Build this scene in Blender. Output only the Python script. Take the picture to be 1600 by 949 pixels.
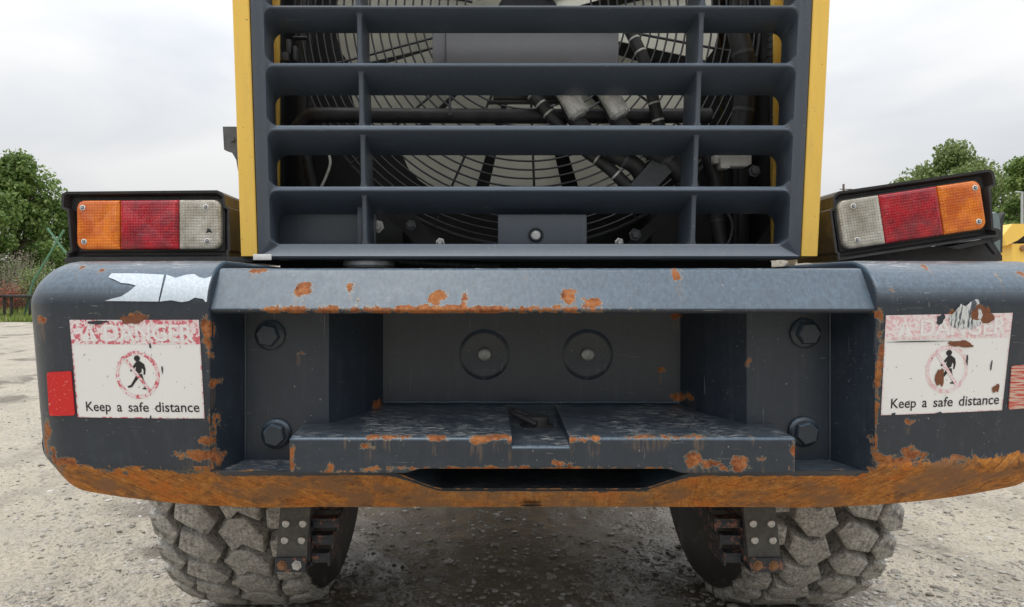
import bpy, bmesh, math, random
import numpy as np
from mathutils import Vector, Matrix, noise, Euler
from mathutils.geometry import tessellate_polygon

# ---------------------------------------------------------------- camera, sky, sun
scene = bpy.context.scene
for o in list(bpy.data.objects):
    bpy.data.objects.remove(o)
C = scene.collection
R = math.radians
F, CX, CY, H = 1150.0, 751.0, 455.0, 1.33          # lens of the photograph in pixels, eye height in metres
cam_d = bpy.data.cameras.new("camera")
cam = bpy.data.objects.new("camera", cam_d)
C.objects.link(cam)
cam.location = (0, 0, H)
cam.rotation_euler = (R(90), 0, 0)
cam_d.sensor_width = 36
cam_d.lens = F / 1600 * 36
cam_d.shift_x = (800 - CX) / 1600
cam_d.shift_y = -(474.5 - CY) / 1600
cam_d.clip_start = 0.05
cam_d.clip_end = 3000
scene.camera = cam

scene.view_settings.view_transform = 'Standard'
scene.view_settings.look = 'None'
scene.view_settings.exposure = 0.0
scene.view_settings.gamma = 1.0
scene.cycles.max_bounces = 8
scene.cycles.use_denoising = True

SUN_EL, SUN_AZ = R(70), R(205)                      # azimuth clockwise from +Y: behind and a little left of the camera
world = bpy.data.worlds.new("World")
scene.world = world
world.use_nodes = True


class NT:
    """tiny helper to wire shader nodes"""
    def __init__(self, tree):
        self.t = tree
        tree.nodes.clear()

    def n(self, typ, **kw):
        nd = self.t.nodes.new(typ)
        for k, v in kw.items():
            setattr(nd, k, v)
        return nd

    def put(self, sock, v):
        if v is None:
            return
        if hasattr(v, 'is_output'):
            self.t.links.new(v, sock)
        else:
            if sock.type == 'RGBA' and len(v) == 3:
                v = (*v, 1)
            sock.default_value = v

    def m(self, op, a, b=None, c=None, clamp=False):
        nd = self.n('ShaderNodeMath', operation=op, use_clamp=clamp)
        self.put(nd.inputs[0], a)
        self.put(nd.inputs[1], b)
        self.put(nd.inputs[2], c)
        return nd.outputs[0]

    def vm(self, op, a, b=None):
        nd = self.n('ShaderNodeVectorMath', operation=op)
        self.put(nd.inputs[0], a)
        self.put(nd.inputs[1], b)
        return nd.outputs[0]

    def noise(self, vec, scale, detail=3, rough=0.55, dist=0.0, col=False):
        nd = self.n('ShaderNodeTexNoise')
        self.put(nd.inputs['Vector'], vec)
        nd.inputs['Scale'].default_value = scale
        nd.inputs['Detail'].default_value = detail
        nd.inputs['Roughness'].default_value = rough
        nd.inputs['Distortion'].default_value = dist
        return nd.outputs[1 if col else 0]

    def vor(self, vec, scale, feature='F1', out=0):
        nd = self.n('ShaderNodeTexVoronoi', feature=feature)
        self.put(nd.inputs['Vector'], vec)
        nd.inputs['Scale'].default_value = scale
        return nd.outputs[out]

    def mix(self, f, a, b, mode='MIX'):
        nd = self.n('ShaderNodeMix', data_type='RGBA', blend_type=mode)
        self.put(nd.inputs[0], f)
        self.put(nd.inputs[6], a)
        self.put(nd.inputs[7], b)
        return nd.outputs[2]

    def step(self, x, lo, hi, a=0.0, b=1.0):
        nd = self.n('ShaderNodeMapRange', interpolation_type='SMOOTHSTEP')
        self.put(nd.inputs[0], x)
        for i, v in enumerate((lo, hi, a, b)):
            self.put(nd.inputs[i + 1], v)
        return nd.outputs[0]

    def ramp(self, x, stops):
        nd = self.n('ShaderNodeValToRGB')
        self.put(nd.inputs[0], x)
        el = nd.color_ramp.elements
        while len(el) < len(stops):
            el.new(0.5)
        for e, (p, c) in zip(el, stops):
            e.position = p
            e.color = (*c, 1)
        return nd.outputs[0]

    def pos(self):
        return self.n('ShaderNodeTexCoord').outputs['Object']

    def mapping(self, vec, scale=(1, 1, 1), rot=(0, 0, 0)):
        nd = self.n('ShaderNodeMapping')
        self.put(nd.inputs[0], vec)
        nd.inputs['Scale'].default_value = scale
        nd.inputs['Rotation'].default_value = rot
        return nd.outputs[0]

    def attr(self, name):
        return self.n('ShaderNodeAttribute', attribute_name=name).outputs['Fac']

    def bump(self, h, strength=0.3, dist=0.01):
        nd = self.n('ShaderNodeBump')
        self.put(nd.inputs['Height'], h)
        self.put(nd.inputs['Strength'], strength)
        nd.inputs['Distance'].default_value = dist
        return nd.outputs[0]

    def bsdf(self, color, rough=0.5, metal=0.0, normal=None, spec=None, coat=None, emit=None):
        p = self.n('ShaderNodeBsdfPrincipled')
        self.put(p.inputs['Base Color'], color)
        self.put(p.inputs['Roughness'], rough)
        self.put(p.inputs['Metallic'], metal)
        self.put(p.inputs['Normal'], normal)
        self.put(p.inputs['Specular IOR Level'], spec)
        if coat is not None:
            self.put(p.inputs['Coat Weight'], coat)
        o = self.n('ShaderNodeOutputMaterial')
        self.t.links.new(p.outputs[0], o.inputs[0])
        return p


def mat(name):
    m = bpy.data.materials.new(name)
    m.use_nodes = True
    return m, NT(m.node_tree)


# overcast sky: Nishita behind a closed layer of cloud, brighter towards the zenith
w = NT(world.node_tree)
sky = w.n('ShaderNodeTexSky', sky_type='NISHITA', sun_disc=False, sun_elevation=SUN_EL, sun_rotation=SUN_AZ)
gen = w.n('ShaderNodeTexCoord').outputs['Generated']
sep = w.n('ShaderNodeSeparateXYZ')
w.put(sep.inputs[0], gen)
up = w.m('MAXIMUM', sep.outputs[2], 0.0)
cl1 = w.noise(w.mapping(gen, (1.2, 1.2, 4.2)), 1.6, 5, 0.5, 0.4)
cl = w.ramp(cl1, [(0.32, (0.82, 0.86, 0.92)), (0.5, (0.97, 0.985, 1.005)), (0.64, (1.10, 1.10, 1.10))])
lum = w.m('MULTIPLY_ADD', up, 12.5, 4.75)
cloud = w.mix(1.0, cl, w.n('ShaderNodeCombineColor').outputs[0], 'MULTIPLY')
cc = [n for n in world.node_tree.nodes if n.bl_idname == 'ShaderNodeCombineColor'][0]
for i in range(3):
    w.put(cc.inputs[i], lum)
skycol = w.mix(0.97, sky.outputs[0], cloud)
bg = w.n('ShaderNodeBackground')
w.put(bg.inputs[0], skycol)
bg.inputs[1].default_value = 0.12
wo = w.n('ShaderNodeOutputWorld')
world.node_tree.links.new(bg.outputs[0], wo.inputs[0])

sun_d = bpy.data.lights.new("sun", 'SUN')
sun_d.energy = 0.9
sun_d.angle = R(25)
sun_d.color = (1.0, 0.96, 0.90)
sun = bpy.data.objects.new("sun", sun_d)
C.objects.link(sun)
dirv = Vector((math.sin(SUN_AZ) * math.cos(SUN_EL), math.cos(SUN_AZ) * math.cos(SUN_EL), math.sin(SUN_EL)))
sun.rotation_euler = dirv.to_track_quat('Z', 'Y').to_euler()
sun.location = (0, 0, 30)

rnd = random.Random(7)
X0 = 0.149                                          # centre line of the machine, left-right


def P(px, py, D):
    return Vector(((px - CX) / F * D, D, H - (py - CY) / F * D))


# ---------------------------------------------------------------- helpers
def link(o, parent=None):
    C.objects.link(o)
    if parent is not None:
        o.parent = parent
    return o


def tag(o, label=None, cat=None, group=None, kind=None):
    if label: o['label'] = label
    if cat: o['category'] = cat
    if group: o['group'] = group
    if kind: o['kind'] = kind
    return o


def empty(name, loc, label, cat, group=None):
    o = bpy.data.objects.new(name, None)
    o.empty_display_size = 0.2
    o.location = loc
    link(o)
    return tag(o, label, cat, group)


class MB:
    """collects faces and links them as one mesh object"""
    def __init__(self):
        self.v, self.f, self.mi = [], [], []

    def add(self, verts, faces, mi=0):
        b = len(self.v)
        self.v += [tuple(x) for x in verts]
        for f in faces:
            self.f.append(tuple(b + i for i in f))
            self.mi.append(mi)

    def bm(self, bm, mi=0, M=None):
        bm.verts.index_update()
        vs = [(M @ v.co if M else v.co.copy()) for v in bm.verts]
        self.add(vs, [[v.index for v in f.verts] for f in bm.faces], mi)
        bm.free()

    def box(self, c, s, b=0.0, M=None, mi=0, seg=2):
        bm = bmesh.new()
        bmesh.ops.create_cube(bm, size=1)
        for v in bm.verts:
            v.co = Vector((v.co.x * s[0], v.co.y * s[1], v.co.z * s[2]))
        if b:
            bmesh.ops.bevel(bm, geom=bm.edges[:], offset=b, segments=seg, affect='EDGES', profile=0.5)
        T = Matrix.Translation(Vector(c))
        self.bm(bm, mi, T @ M if M else T)

    def loft(self, loops, closed=True, cap0=False, cap1=False, mi=0):
        n = len(loops[0])
        vs = [p for l in loops for p in l]
        fs = []
        for i in range(len(loops) - 1):
            for j in range(n if closed else n - 1):
                k = (j + 1) % n
                fs.append((i * n + j, i * n + k, (i + 1) * n + k, (i + 1) * n + j))
        if cap0: fs.append(tuple(range(n))[::-1])
        if cap1: fs.append(tuple((len(loops) - 1) * n + j for j in range(n)))
        self.add(vs, fs, mi)

    def tube(self, pts, r, seg=10, mi=0, cap=True, closed=False):
        pts = [Vector(p) for p in pts]
        rr = r if isinstance(r, (list, tuple)) else [r] * len(pts)
        loops = []
        up = None
        n = len(pts)
        for i, p in enumerate(pts):
            if closed:
                t = (pts[(i + 1) % n] - pts[i - 1]).normalized()
            else:
                t = (pts[min(i + 1, n - 1)] - pts[max(i - 1, 0)]).normalized()
            if up is None:
                up = Vector((0, 0, 1)) if abs(t.z) < 0.9 else Vector((1, 0, 0))
            a = t.cross(up).normalized()
            up = a.cross(t).normalized()
            loops.append([p + (a * math.cos(q) + up * math.sin(q)) * rr[i] for q in [2 * math.pi * k / seg for k in range(seg)]])
        if closed:
            loops.append(loops[0])
        self.loft(loops, True, cap and not closed, cap and not closed, mi)

    def lathe(self, prof, axis_p, axis_d, seg=24, mi=0):
        """prof: (radius, along) pairs round an axis"""
        d = Vector(axis_d).normalized()
        a = d.orthogonal().normalized()
        b = d.cross(a)
        p = Vector(axis_p)
        loops = [[p + d * h + (a * math.cos(2 * math.pi * k / seg) + b * math.sin(2 * math.pi * k / seg)) * r for k in range(seg)] for r, h in prof]
        self.loft(loops, True, True, True, mi)

    def prism(self, poly, d0, d1, mi=0):
        """polygon of (x,z) extruded along y from d0 to d1"""
        n = len(poly)
        l0 = [Vector((x, d0, z)) for x, z in poly]
        l1 = [Vector((x, d1, z)) for x, z in poly]
        tri = tessellate_polygon([[Vector((x, z, 0)) for x, z in poly]])
        self.add(l0 + l1, [tuple(t) for t in tri] + [tuple(n + i for i in t[::-1]) for t in tri] +
                 [(j, (j + 1) % n, n + (j + 1) % n, n + j) for j in range(n)], mi)

    def mesh(self, name, mats, off=(0, 0, 0), smooth=35):
        me = bpy.data.meshes.new(name)
        o = Vector(off)
        me.from_pydata([Vector(v) - o for v in self.v], [], self.f)
        for m in (mats if isinstance(mats, (list, tuple)) else [mats]):
            me.materials.append(m)
        me.polygons.foreach_set('material_index', self.mi)
        bm = bmesh.new()
        bm.from_mesh(me)
        bmesh.ops.remove_doubles(bm, verts=bm.verts, dist=1e-6)
        bmesh.ops.recalc_face_normals(bm, faces=bm.faces)
        bm.to_mesh(me)
        bm.free()
        if smooth:
            me.polygons.foreach_set('use_smooth', [True] * len(me.polygons))
            me.set_sharp_from_angle(angle=R(smooth))
        me.update()
        return me

    def build(self, name, mats, parent=None, off=(0, 0, 0), smooth=35, loc=(0, 0, 0)):
        o = bpy.data.objects.new(name, self.mesh(name, mats, off, smooth))
        o.location = loc
        return link(o, parent)


def inst(name, me, parent, loc, rot=(0, 0, 0), scale=(1, 1, 1)):
    o = bpy.data.objects.new(name, me)
    o.location = loc
    o.rotation_euler = rot
    o.scale = scale
    return link(o, parent)


# ---------------------------------------------------------------- materials
def rust_color(t, p):
    a = t.noise(p, 70, 4, 0.7)
    b = t.noise(p, 9, 2, 0.5)
    c = t.ramp(a, [(0.30, (0.10, 0.028, 0.012)), (0.48, (0.25, 0.085, 0.032)), (0.62, (0.38, 0.15, 0.060)), (0.75, (0.46, 0.22, 0.11))])
    return t.mix(t.step(b, 0.4, 0.65, 0, 0.45), c, (0.42, 0.17, 0.05))


def make_paint(name, worn=True):
    """dark blue-grey machine paint, chipped to rust where the 'wear' field says so"""
    m, t = mat(name)
    p = t.pos()
    wear = t.attr('wear') if worn else 0.05
    org = t.attr('scrape') if worn else 0.0
    n1 = t.noise(p, 52, 5, 0.66, 0.25)
    n2 = t.noise(p, 190, 3, 0.65)
    d = t.m('ADD', wear, t.m('MULTIPLY', t.m('SUBTRACT', n1, 0.5), 0.027))
    d = t.m('ADD', d, t.m('MULTIPLY', t.m('SUBTRACT', n2, 0.5), 0.010))
    if worn:
        d = t.m('ADD', d, t.m('MULTIPLY', t.m('MULTIPLY', t.m('SUBTRACT', t.noise(p, 24, 3, 0.6), 0.5), 0.030), t.step(wear, 0.012, 0.03, 1, 0.2)))
        d = t.m('ADD', d, t.m('MULTIPLY', t.m('MULTIPLY', t.m('SUBTRACT', t.noise(p, 13, 4, 0.7), 0.5), 0.075), t.step(org, 0.0, 0.2)))
    d = t.m('ADD', d, 0.0012)
    rust = t.step(d, -0.0006, 0.0006, 1, 0)
    edge = t.m('MULTIPLY', t.step(d, 0.0003, 0.0008), t.step(d, 0.0013, 0.0022, 1, 0))
    # paint: faded, dusty, scratched
    f1 = t.noise(p, 3.2, 4, 0.6)
    f2 = t.noise(p, 26, 4, 0.7)
    col = t.mix(f1, (0.017, 0.024, 0.036), (0.027, 0.037, 0.052))
    col = t.mix(t.step(f2, 0.45, 0.8, 0, 0.30), col, (0.058, 0.073, 0.092))
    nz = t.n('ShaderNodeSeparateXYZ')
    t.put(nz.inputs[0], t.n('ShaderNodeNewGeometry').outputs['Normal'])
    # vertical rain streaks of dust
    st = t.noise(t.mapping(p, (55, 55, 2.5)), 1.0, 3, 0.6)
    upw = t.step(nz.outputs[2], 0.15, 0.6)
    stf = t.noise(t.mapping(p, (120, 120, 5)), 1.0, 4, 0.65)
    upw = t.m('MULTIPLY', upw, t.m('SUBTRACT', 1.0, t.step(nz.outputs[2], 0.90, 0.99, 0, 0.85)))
    col = t.mix(t.m('MULTIPLY', upw, t.m('MULTIPLY_ADD', stf, 1.2, -0.08)), col, (0.112, 0.175, 0.240))      # sky sheen of upward slopes put into the colour, in streaks
    col = t.mix(t.step(st, 0.52, 0.80, 0, 0.12), col, (0.13, 0.145, 0.16))
    # thin scratches in several directions
    scr = None
    for i, (sc, ro, th) in enumerate([((300, 300, 7), (0.5, 0.3, 0.9), 0.745), ((9, 300, 340), (0.2, 0.5, 0.12), 0.74), ((300, 10, 320), (0.7, 0.9, 0.4), 0.75)]):
        q = t.noise(t.mapping(p, sc, ro), 1.0, 1, 0.5, 0.6)
        gate = t.step(t.noise(p, 5 + i, 2, 0.5), 0.45, 0.60)
        s = t.m('MULTIPLY', t.step(q, th, th + 0.02), gate)
        scr = s if scr is None else t.m('MAXIMUM', scr, s)
    col = t.mix(t.m('MULTIPLY', scr, 0.65), col, (0.28, 0.29, 0.29))
    # tiny chips
    ch = t.step(t.noise(p, 120, 2, 0.5), 0.735, 0.76)
    col = t.mix(t.m('MULTIPLY', ch, 0.7), col, (0.32, 0.31, 0.29))
    # grime and scuffs lying on faces that point up
    flat = t.step(nz.outputs[2], 0.80, 0.97)
    g1 = t.noise(t.mapping(p, (22, 60, 40), (0, 0, 0.35)), 1.0, 5, 0.72)
    col = t.mix(t.m('MULTIPLY', flat, t.step(g1, 0.52, 0.66, 0, 0.35)), col, (0.17, 0.175, 0.175))
    g2 = t.noise(t.mapping(p, (30, 210, 90), (0, 0, 0.25)), 1.0, 4, 0.75, 0.6)
    col = t.mix(t.m('MULTIPLY', t.m('MULTIPLY', flat, t.step(t.noise(p, 7.5, 4, 0.6), 0.42, 0.62, 0.15, 1)), t.step(g2, 0.53, 0.59, 0, 0.9)), col, (0.46, 0.47, 0.46))
    if worn:
        run = t.m('MULTIPLY', t.step(t.attr('stain'), -0.35, 0.05, 1, 0), t.step(t.noise(t.mapping(p, (170, 170, 12)), 1.0, 3, 0.6), 0.42, 0.62))
        col = t.mix(t.m('MULTIPLY', run, 0.28), col, (0.27, 0.165, 0.085))
    # edge-of-chip primer
    col = t.mix(t.m('MULTIPLY', edge, 0.6), col, (0.33, 0.28, 0.19))
    rc = rust_color(t, p)
    # scraped underside: long orange strokes running up and outwards
    sp = t.n('ShaderNodeSeparateXYZ')
    t.put(sp.inputs[0], p)
    ax = t.m('ABSOLUTE', sp.outputs[0])
    lean = t.m('MULTIPLY', t.step(ax, 0.15, 0.5), 1.0)
    u = t.m('SUBTRACT', ax, t.m('MULTIPLY', t.m('SUBTRACT', sp.outputs[2], sp.outputs[1]), t.m('MULTIPLY', lean, 0.75)))
    cmb = t.n('ShaderNodeCombineXYZ')
    t.put(cmb.inputs[0], t.m('MULTIPLY', u, 26))
    t.put(cmb.inputs[1], t.m('MULTIPLY', sp.outputs[1], 5))
    t.put(cmb.inputs[2], t.m('MULTIPLY', sp.outputs[0], 2.2))
    cmb2 = t.n('ShaderNodeCombineXYZ')
    t.put(cmb2.inputs[0], t.m('MULTIPLY', u, 150))
    t.put(cmb2.inputs[1], t.m('MULTIPLY', sp.outputs[1], 24))
    t.put(cmb2.inputs[2], t.m('MULTIPLY', sp.outputs[0], 9))
    s1 = t.noise(cmb.outputs[0], 1.0, 6, 0.72, 0.35)
    s2 = t.noise(p, 150, 4, 0.75)
    s3 = t.noise(p, 7.5, 4, 0.65)
    s4 = t.noise(p, 42, 4, 0.7)
    s5 = t.noise(cmb2.outputs[0], 1.0, 3, 0.6, 0.3)
    mixv = t.m('ADD', t.m('MULTIPLY', s5, 0.26), t.m('ADD', t.m('MULTIPLY', s2, 0.32), t.m('MULTIPLY', s4, 0.42)))
    oc = t.ramp(mixv, [(0.385, (0.13, 0.058, 0.028)), (0.445, (0.33, 0.13, 0.038)), (0.50, (0.50, 0.195, 0.042)), (0.555, (0.60, 0.25, 0.055)), (0.62, (0.62, 0.38, 0.18))])
    oc = t.mix(t.step(s3, 0.46, 0.60, 0, 0.85), oc, (0.27, 0.145, 0.075))
    oc = t.mix(t.m('MULTIPLY', t.step(t.noise(p, 17, 5, 0.7), 0.56, 0.66), 0.6), oc, (0.12, 0.075, 0.050))
    oc = t.mix(t.step(s3, 0.34, 0.44, 0.5, 0), oc, (0.66, 0.17, 0.022))
    gash = t.m('MULTIPLY', t.step(s5, 0.36, 0.41, 1, 0), t.step(s4, 0.42, 0.56))
    oc = t.mix(t.m('MULTIPLY', gash, 0.55), oc, (0.09, 0.055, 0.035))
    midr = t.step(ax, 0.22, 0.42, 0.55, 0)
    oc = t.mix(t.m('MULTIPLY', midr, s4), oc, (0.34, 0.21, 0.11))
    rc = t.mix(org, rc, oc)
    col = t.mix(rust, col, rc)
    rough = t.m('ADD', t.m('MULTIPLY', rust, 0.42), t.m('MULTIPLY_ADD', f2, 0.22, 0.24))
    hgt = t.m('ADD', t.m('MULTIPLY', t.m('SUBTRACT', 1.0, rust), 0.6), t.m('MULTIPLY', t.m('MULTIPLY', t.noise(p, 160, 4, 0.7), rust), 0.8))
    hgt = t.m('ADD', hgt, t.m('MULTIPLY', t.m('MULTIPLY', t.m('ADD', s5, t.m('ADD', s4, s2)), org), 1.3))
    hgt = t.m('ADD', hgt, t.m('MULTIPLY', t.noise(p, 300, 2, 0.5), 0.12))
    hgt = t.m('ADD', hgt, t.m('MULTIPLY', t.noise(p, 14, 2, 0.5), 0.35))
    t.bsdf(col, rough, 0, t.bump(hgt, 0.55, 0.003), t.m('MULTIPLY_ADD', rust, -0.4, 0.62))
    return m


def simple(name, col, rough=0.5, metal=0.0, var=0.25, bump=0.15, scale=30, spec=None, coat=None, dust=0.0, dustcol=(0.3, 0.28, 0.24)):
    m, t = mat(name)
    p = t.pos()
    n = t.noise(p, scale, 4, 0.65)
    lo = tuple(c * (1 - var) for c in col)
    hi = tuple(min(1, c * (1 + var)) for c in col)
    c = t.mix(n, lo, hi)
    if dust:
        c = t.mix(t.step(t.noise(p, scale * 0.35, 5, 0.7), 0.42, 0.7, 0, dust), c, dustcol)
    rg = t.m('MULTIPLY_ADD', n, 0.2, max(0.02, rough - 0.1))
    t.bsdf(c, rg, metal, t.bump(t.noise(p, scale * 6, 3, 0.6), bump, 0.002), spec, coat)
    return m


M = {}
M['paint'] = make_paint('weathered_grey_paint')
M['paint2'] = make_paint('grey_paint', False)


def make_plastic():
    m, t = mat('grille_plastic')
    p = t.pos()
    g = t.noise(p, 520, 2, 0.6)
    f = t.noise(p, 7, 4, 0.6)
    col = t.mix(f, (0.055, 0.070, 0.092), (0.072, 0.089, 0.114))
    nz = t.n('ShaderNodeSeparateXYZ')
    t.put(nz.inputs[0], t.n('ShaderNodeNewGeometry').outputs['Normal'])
    col = t.mix(t.m('MULTIPLY', t.step(nz.outputs[2], 0.1, 0.6), t.m('MULTIPLY_ADD', t.noise(p, 22, 4, 0.7), 0.7, 0.25)), col, (0.15, 0.195, 0.25))  # bar-top highlights painted into upward faces as a paler blue
    fleck = t.step(t.noise(p, 150, 1, 0.4), 0.775, 0.79)
    hair = t.m('MULTIPLY', t.step(t.noise(t.mapping(p, (14, 250, 260), (0.3, 0.2, 0.5)), 1, 1, 0.5, 0.8), 0.74, 0.76), t.step(t.noise(p, 4, 2, 0.5), 0.5, 0.6))
    col = t.mix(t.m('MULTIPLY', t.m('MAXIMUM', fleck, hair), 0.6), col, (0.35, 0.35, 0.35))
    st = t.noise(t.mapping(p, (60, 60, 3)), 1.0, 3, 0.6)
    col = t.mix(t.step(st, 0.5, 0.75, 0, 0.25), col, (0.13, 0.14, 0.15))
    t.bsdf(col, t.m('MULTIPLY_ADD', f, 0.18, 0.27), 0, t.bump(g, 0.16, 0.001), 0.75)
    return m


M['plastic'] = make_plastic()


def make_yellow():
    m, t = mat('yellow_paint')
    p = t.pos()
    f = t.noise(p, 4, 4, 0.6)
    col = t.mix(f, (0.90, 0.575, 0.105), (0.93, 0.61, 0.13))
    fl = t.step(t.noise(p, 140, 1, 0.4), 0.76, 0.775)
    col = t.mix(t.m('MULTIPLY', fl, 0.7), col, (0.25, 0.12, 0.03))
    st = t.noise(t.mapping(p, (50, 50, 2)), 1.0, 3, 0.6)
    col = t.mix(t.step(st, 0.50, 0.75, 0, 0.35), col, (0.68, 0.46, 0.13))
    col = t.mix(t.step(t.noise(p, 18, 5, 0.75), 0.60, 0.72, 0, 0.4), col, (0.50, 0.36, 0.16))
    t.bsdf(col, t.m('MULTIPLY_ADD', f, 0.15, 0.3), 0, t.bump(t.noise(p, 30, 2, 0.5), 0.05, 0.002), 0.5)
    return m


M['yellow'] = make_yellow()
M['black'] = simple('black_steel', (0.022, 0.022, 0.024), 0.5, 0, 0.4, 0.25, 40, dust=0.25, dustcol=(0.10, 0.09, 0.08))
M['bay'] = simple('engine_bay_black', (0.014, 0.015, 0.017), 0.6, 0, 0.4, 0.2, 30, dust=0.3, dustcol=(0.05, 0.05, 0.048))
M['housing_side'] = simple('brown_black_housing', (0.045, 0.036, 0.028), 0.55, 0, 0.4, 0.3, 25, dust=0.6, dustcol=(0.15, 0.115, 0.075))
M['wire'] = simple('guard_wire', (0.075, 0.077, 0.082), 0.35, 0.2, 0.3, 0.1, 60)
M['blade'] = simple('fan_blade_plastic', (0.78, 0.78, 0.68), 0.6, 0, 0.1, 0.15, 18, dust=0.25, dustcol=(0.55, 0.53, 0.44))
M['rubber'] = simple('hose_rubber', (0.028, 0.029, 0.032), 0.5, 0, 0.3, 0.3, 60, dust=0.4, dustcol=(0.10, 0.10, 0.10))
M['alu'] = simple('cast_aluminium', (0.72, 0.72, 0.69), 0.45, 0.2, 0.3, 0.4, 40, dust=0.6, dustcol=(0.24, 0.23, 0.20))
M['capmetal'] = simple('dull_cap_metal', (0.40, 0.41, 0.41), 0.4, 0.6, 0.35, 0.3, 40, dust=0.5, dustcol=(0.07, 0.07, 0.068))
M['zinc'] = simple('zinc_bolt', (0.55, 0.55, 0.54), 0.35, 0.7, 0.2, 0.2, 60)
M['rustbolt'] = simple('rusty_bolt', (0.30, 0.16, 0.08), 0.8, 0.1, 0.5, 0.5, 90)
M['panel'] = simple('grey_panel', (0.26, 0.265, 0.285), 0.45, 0, 0.12, 0.1, 15, dust=0.2, dustcol=(0.3, 0.3, 0.3))
M['bracket'] = simple('bracket_steel', (0.075, 0.083, 0.095), 0.5, 0, 0.25, 0.3, 60, dust=0.3, dustcol=(0.2, 0.2, 0.2))
M['white'] = simple('white_paint', (0.75, 0.75, 0.73), 0.5, 0, 0.1, 0.2, 60, dust=0.3, dustcol=(0.45, 0.43, 0.38))


def make_lens(name, col, deep):
    m, t = mat(name)
    p = t.pos()
    ck = t.n('ShaderNodeTexBrick')
    t.put(ck.inputs['Vector'], t.mapping(p, (1, 1, 1), (R(90), 0, 0)))
    ck.inputs['Scale'].default_value = 1.0
    ck.offset = 0.0
    ck.inputs['Brick Width'].default_value = 0.0085
    ck.inputs['Row Height'].default_value = 0.0085
    ck.inputs['Mortar Size'].default_value = 0.0022
    ck.inputs['Mortar Smooth'].default_value = 0.6
    fac = ck.outputs['Fac']
    g = t.n('ShaderNodeTexCoord').outputs['Generated']
    gs_ = t.n('ShaderNodeSeparateXYZ')
    t.put(gs_.inputs[0], g)
    cheb = t.m('MAXIMUM', t.m('ABSOLUTE', t.m('SUBTRACT', gs_.outputs[0], 0.5)), t.m('ABSOLUTE', t.m('SUBTRACT', gs_.outputs[2], 0.5)))
    saw = t.m('FRACT', t.m('MULTIPLY', cheb, 15))
    rim_ = t.step(t.m('ABSOLUTE', t.m('SUBTRACT', gs_.outputs[0], 0.5)), 0.36, 0.40)
    dots = t.step(t.vor(p, 210), 0.30, 0.42, 1, 0)
    n = t.noise(p, 14, 3, 0.6)
    c = t.mix(t.step(n, 0.35, 0.65), col, deep)
    c = t.mix(t.m('MULTIPLY', t.step(saw, 0.72, 0.98), 0.35), c, deep)
    c = t.mix(t.m('MULTIPLY', t.m('MULTIPLY', dots, rim_), 0.5), c, tuple(min(1, x * 1.5 + 0.04) for x in col))
    c = t.mix(t.m('MULTIPLY', fac, 0.22), c, tuple(x * 0.35 for x in deep))
    sc = t.step(t.noise(t.mapping(p, (16, 250, 250), (0.1, 0.4, 0.9)), 1, 1, 0.5, 0.5), 0.72, 0.75)
    c = t.mix(t.m('MULTIPLY', sc, 0.12), c, (0.6, 0.55, 0.5))
    dn = t.noise(p, 45, 4, 0.7)
    c = t.mix(t.step(dn, 0.5, 0.75, 0, 0.18), c, (0.16, 0.10, 0.06))
    t.bsdf(c, t.m('MULTIPLY_ADD', dn, 0.2, 0.12), 0, t.bump(t.m('ADD', t.m('SUBTRACT', 1.0, fac), t.m('MULTIPLY', saw, 1.5)), 0.45, 0.0018), 0.5, 0.6)
    return m


M['amber'] = make_lens('amber_lens', (0.92, 0.24, 0.006), (0.62, 0.11, 0.004))
M['red'] = make_lens('red_lens', (0.56, 0.004, 0.016), (0.26, 0.004, 0.016))
M['clear'] = make_lens('clear_lens', (0.60, 0.57, 0.50), (0.36, 0.33, 0.26))


def make_worn_print(name, base, other, thr, scale=55):
    m, t = mat(name)
    p = t.pos()
    n = t.noise(p, scale, 4, 0.7, 0.3)
    f = t.step(n, thr, thr + 0.03)
    n2 = t.noise(p, 6, 2, 0.5)
    f = t.m('MULTIPLY', f, t.step(n2, 0.3, 0.5, 0.55, 1.0))
    c = t.mix(f, base, other)
    t.bsdf(c, 0.45, 0, t.bump(n, 0.2, 0.0006))
    return m


M['sign_white'] = make_worn_print('sign_white', (0.84, 0.84, 0.815), (0.46, 0.45, 0.43), 0.69, 60)
M['sign_red'] = make_worn_print('sign_red_worn', (0.64, 0.14, 0.18), (0.82, 0.75, 0.75), 0.455, 85)
M['sign_pink'] = make_worn_print('sign_pink_worn', (0.76, 0.47, 0.49), (0.82, 0.74, 0.74), 0.46, 110)
M['sign_letter'] = make_worn_print('sign_letter_white', (0.83, 0.81, 0.80), (0.74, 0.55, 0.56), 0.60, 120)
M['sign_black'] = make_worn_print('sign_black', (0.018, 0.018, 0.020), (0.45, 0.44, 0.43), 0.66, 120)
M['foil'] = make_worn_print('torn_label_foil', (0.50, 0.57, 0.64), (0.60, 0.66, 0.72), 0.5, 130)
m_, t_ = mat('scraped_primer')
p_ = t_.pos()
n_ = t_.noise(t_.mapping(p_, (130, 130, 9)), 1.0, 4, 0.7)
t_.bsdf(t_.mix(t_.step(n_, 0.44, 0.54), (0.07, 0.085, 0.105), (0.66, 0.68, 0.68)), 0.55)
M['scrape'] = m_
M['chip_rust'] = simple('chip_rust', (0.20, 0.075, 0.035), 0.85, 0, 0.6, 0.5, 120)
M['chip_dark'] = simple('chip_dark_paint', (0.03, 0.036, 0.045), 0.5, 0, 0.3, 0.1, 60)
M['reflector'] = make_worn_print('reflector_red', (0.62, 0.018, 0.018), (0.74, 0.25, 0.22), 0.62, 150)
m_, t_ = mat('reflector_scraped')
p_ = t_.pos()
n_ = t_.noise(t_.mapping(p_, (12, 12, 260)), 1.0, 4, 0.7)
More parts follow.
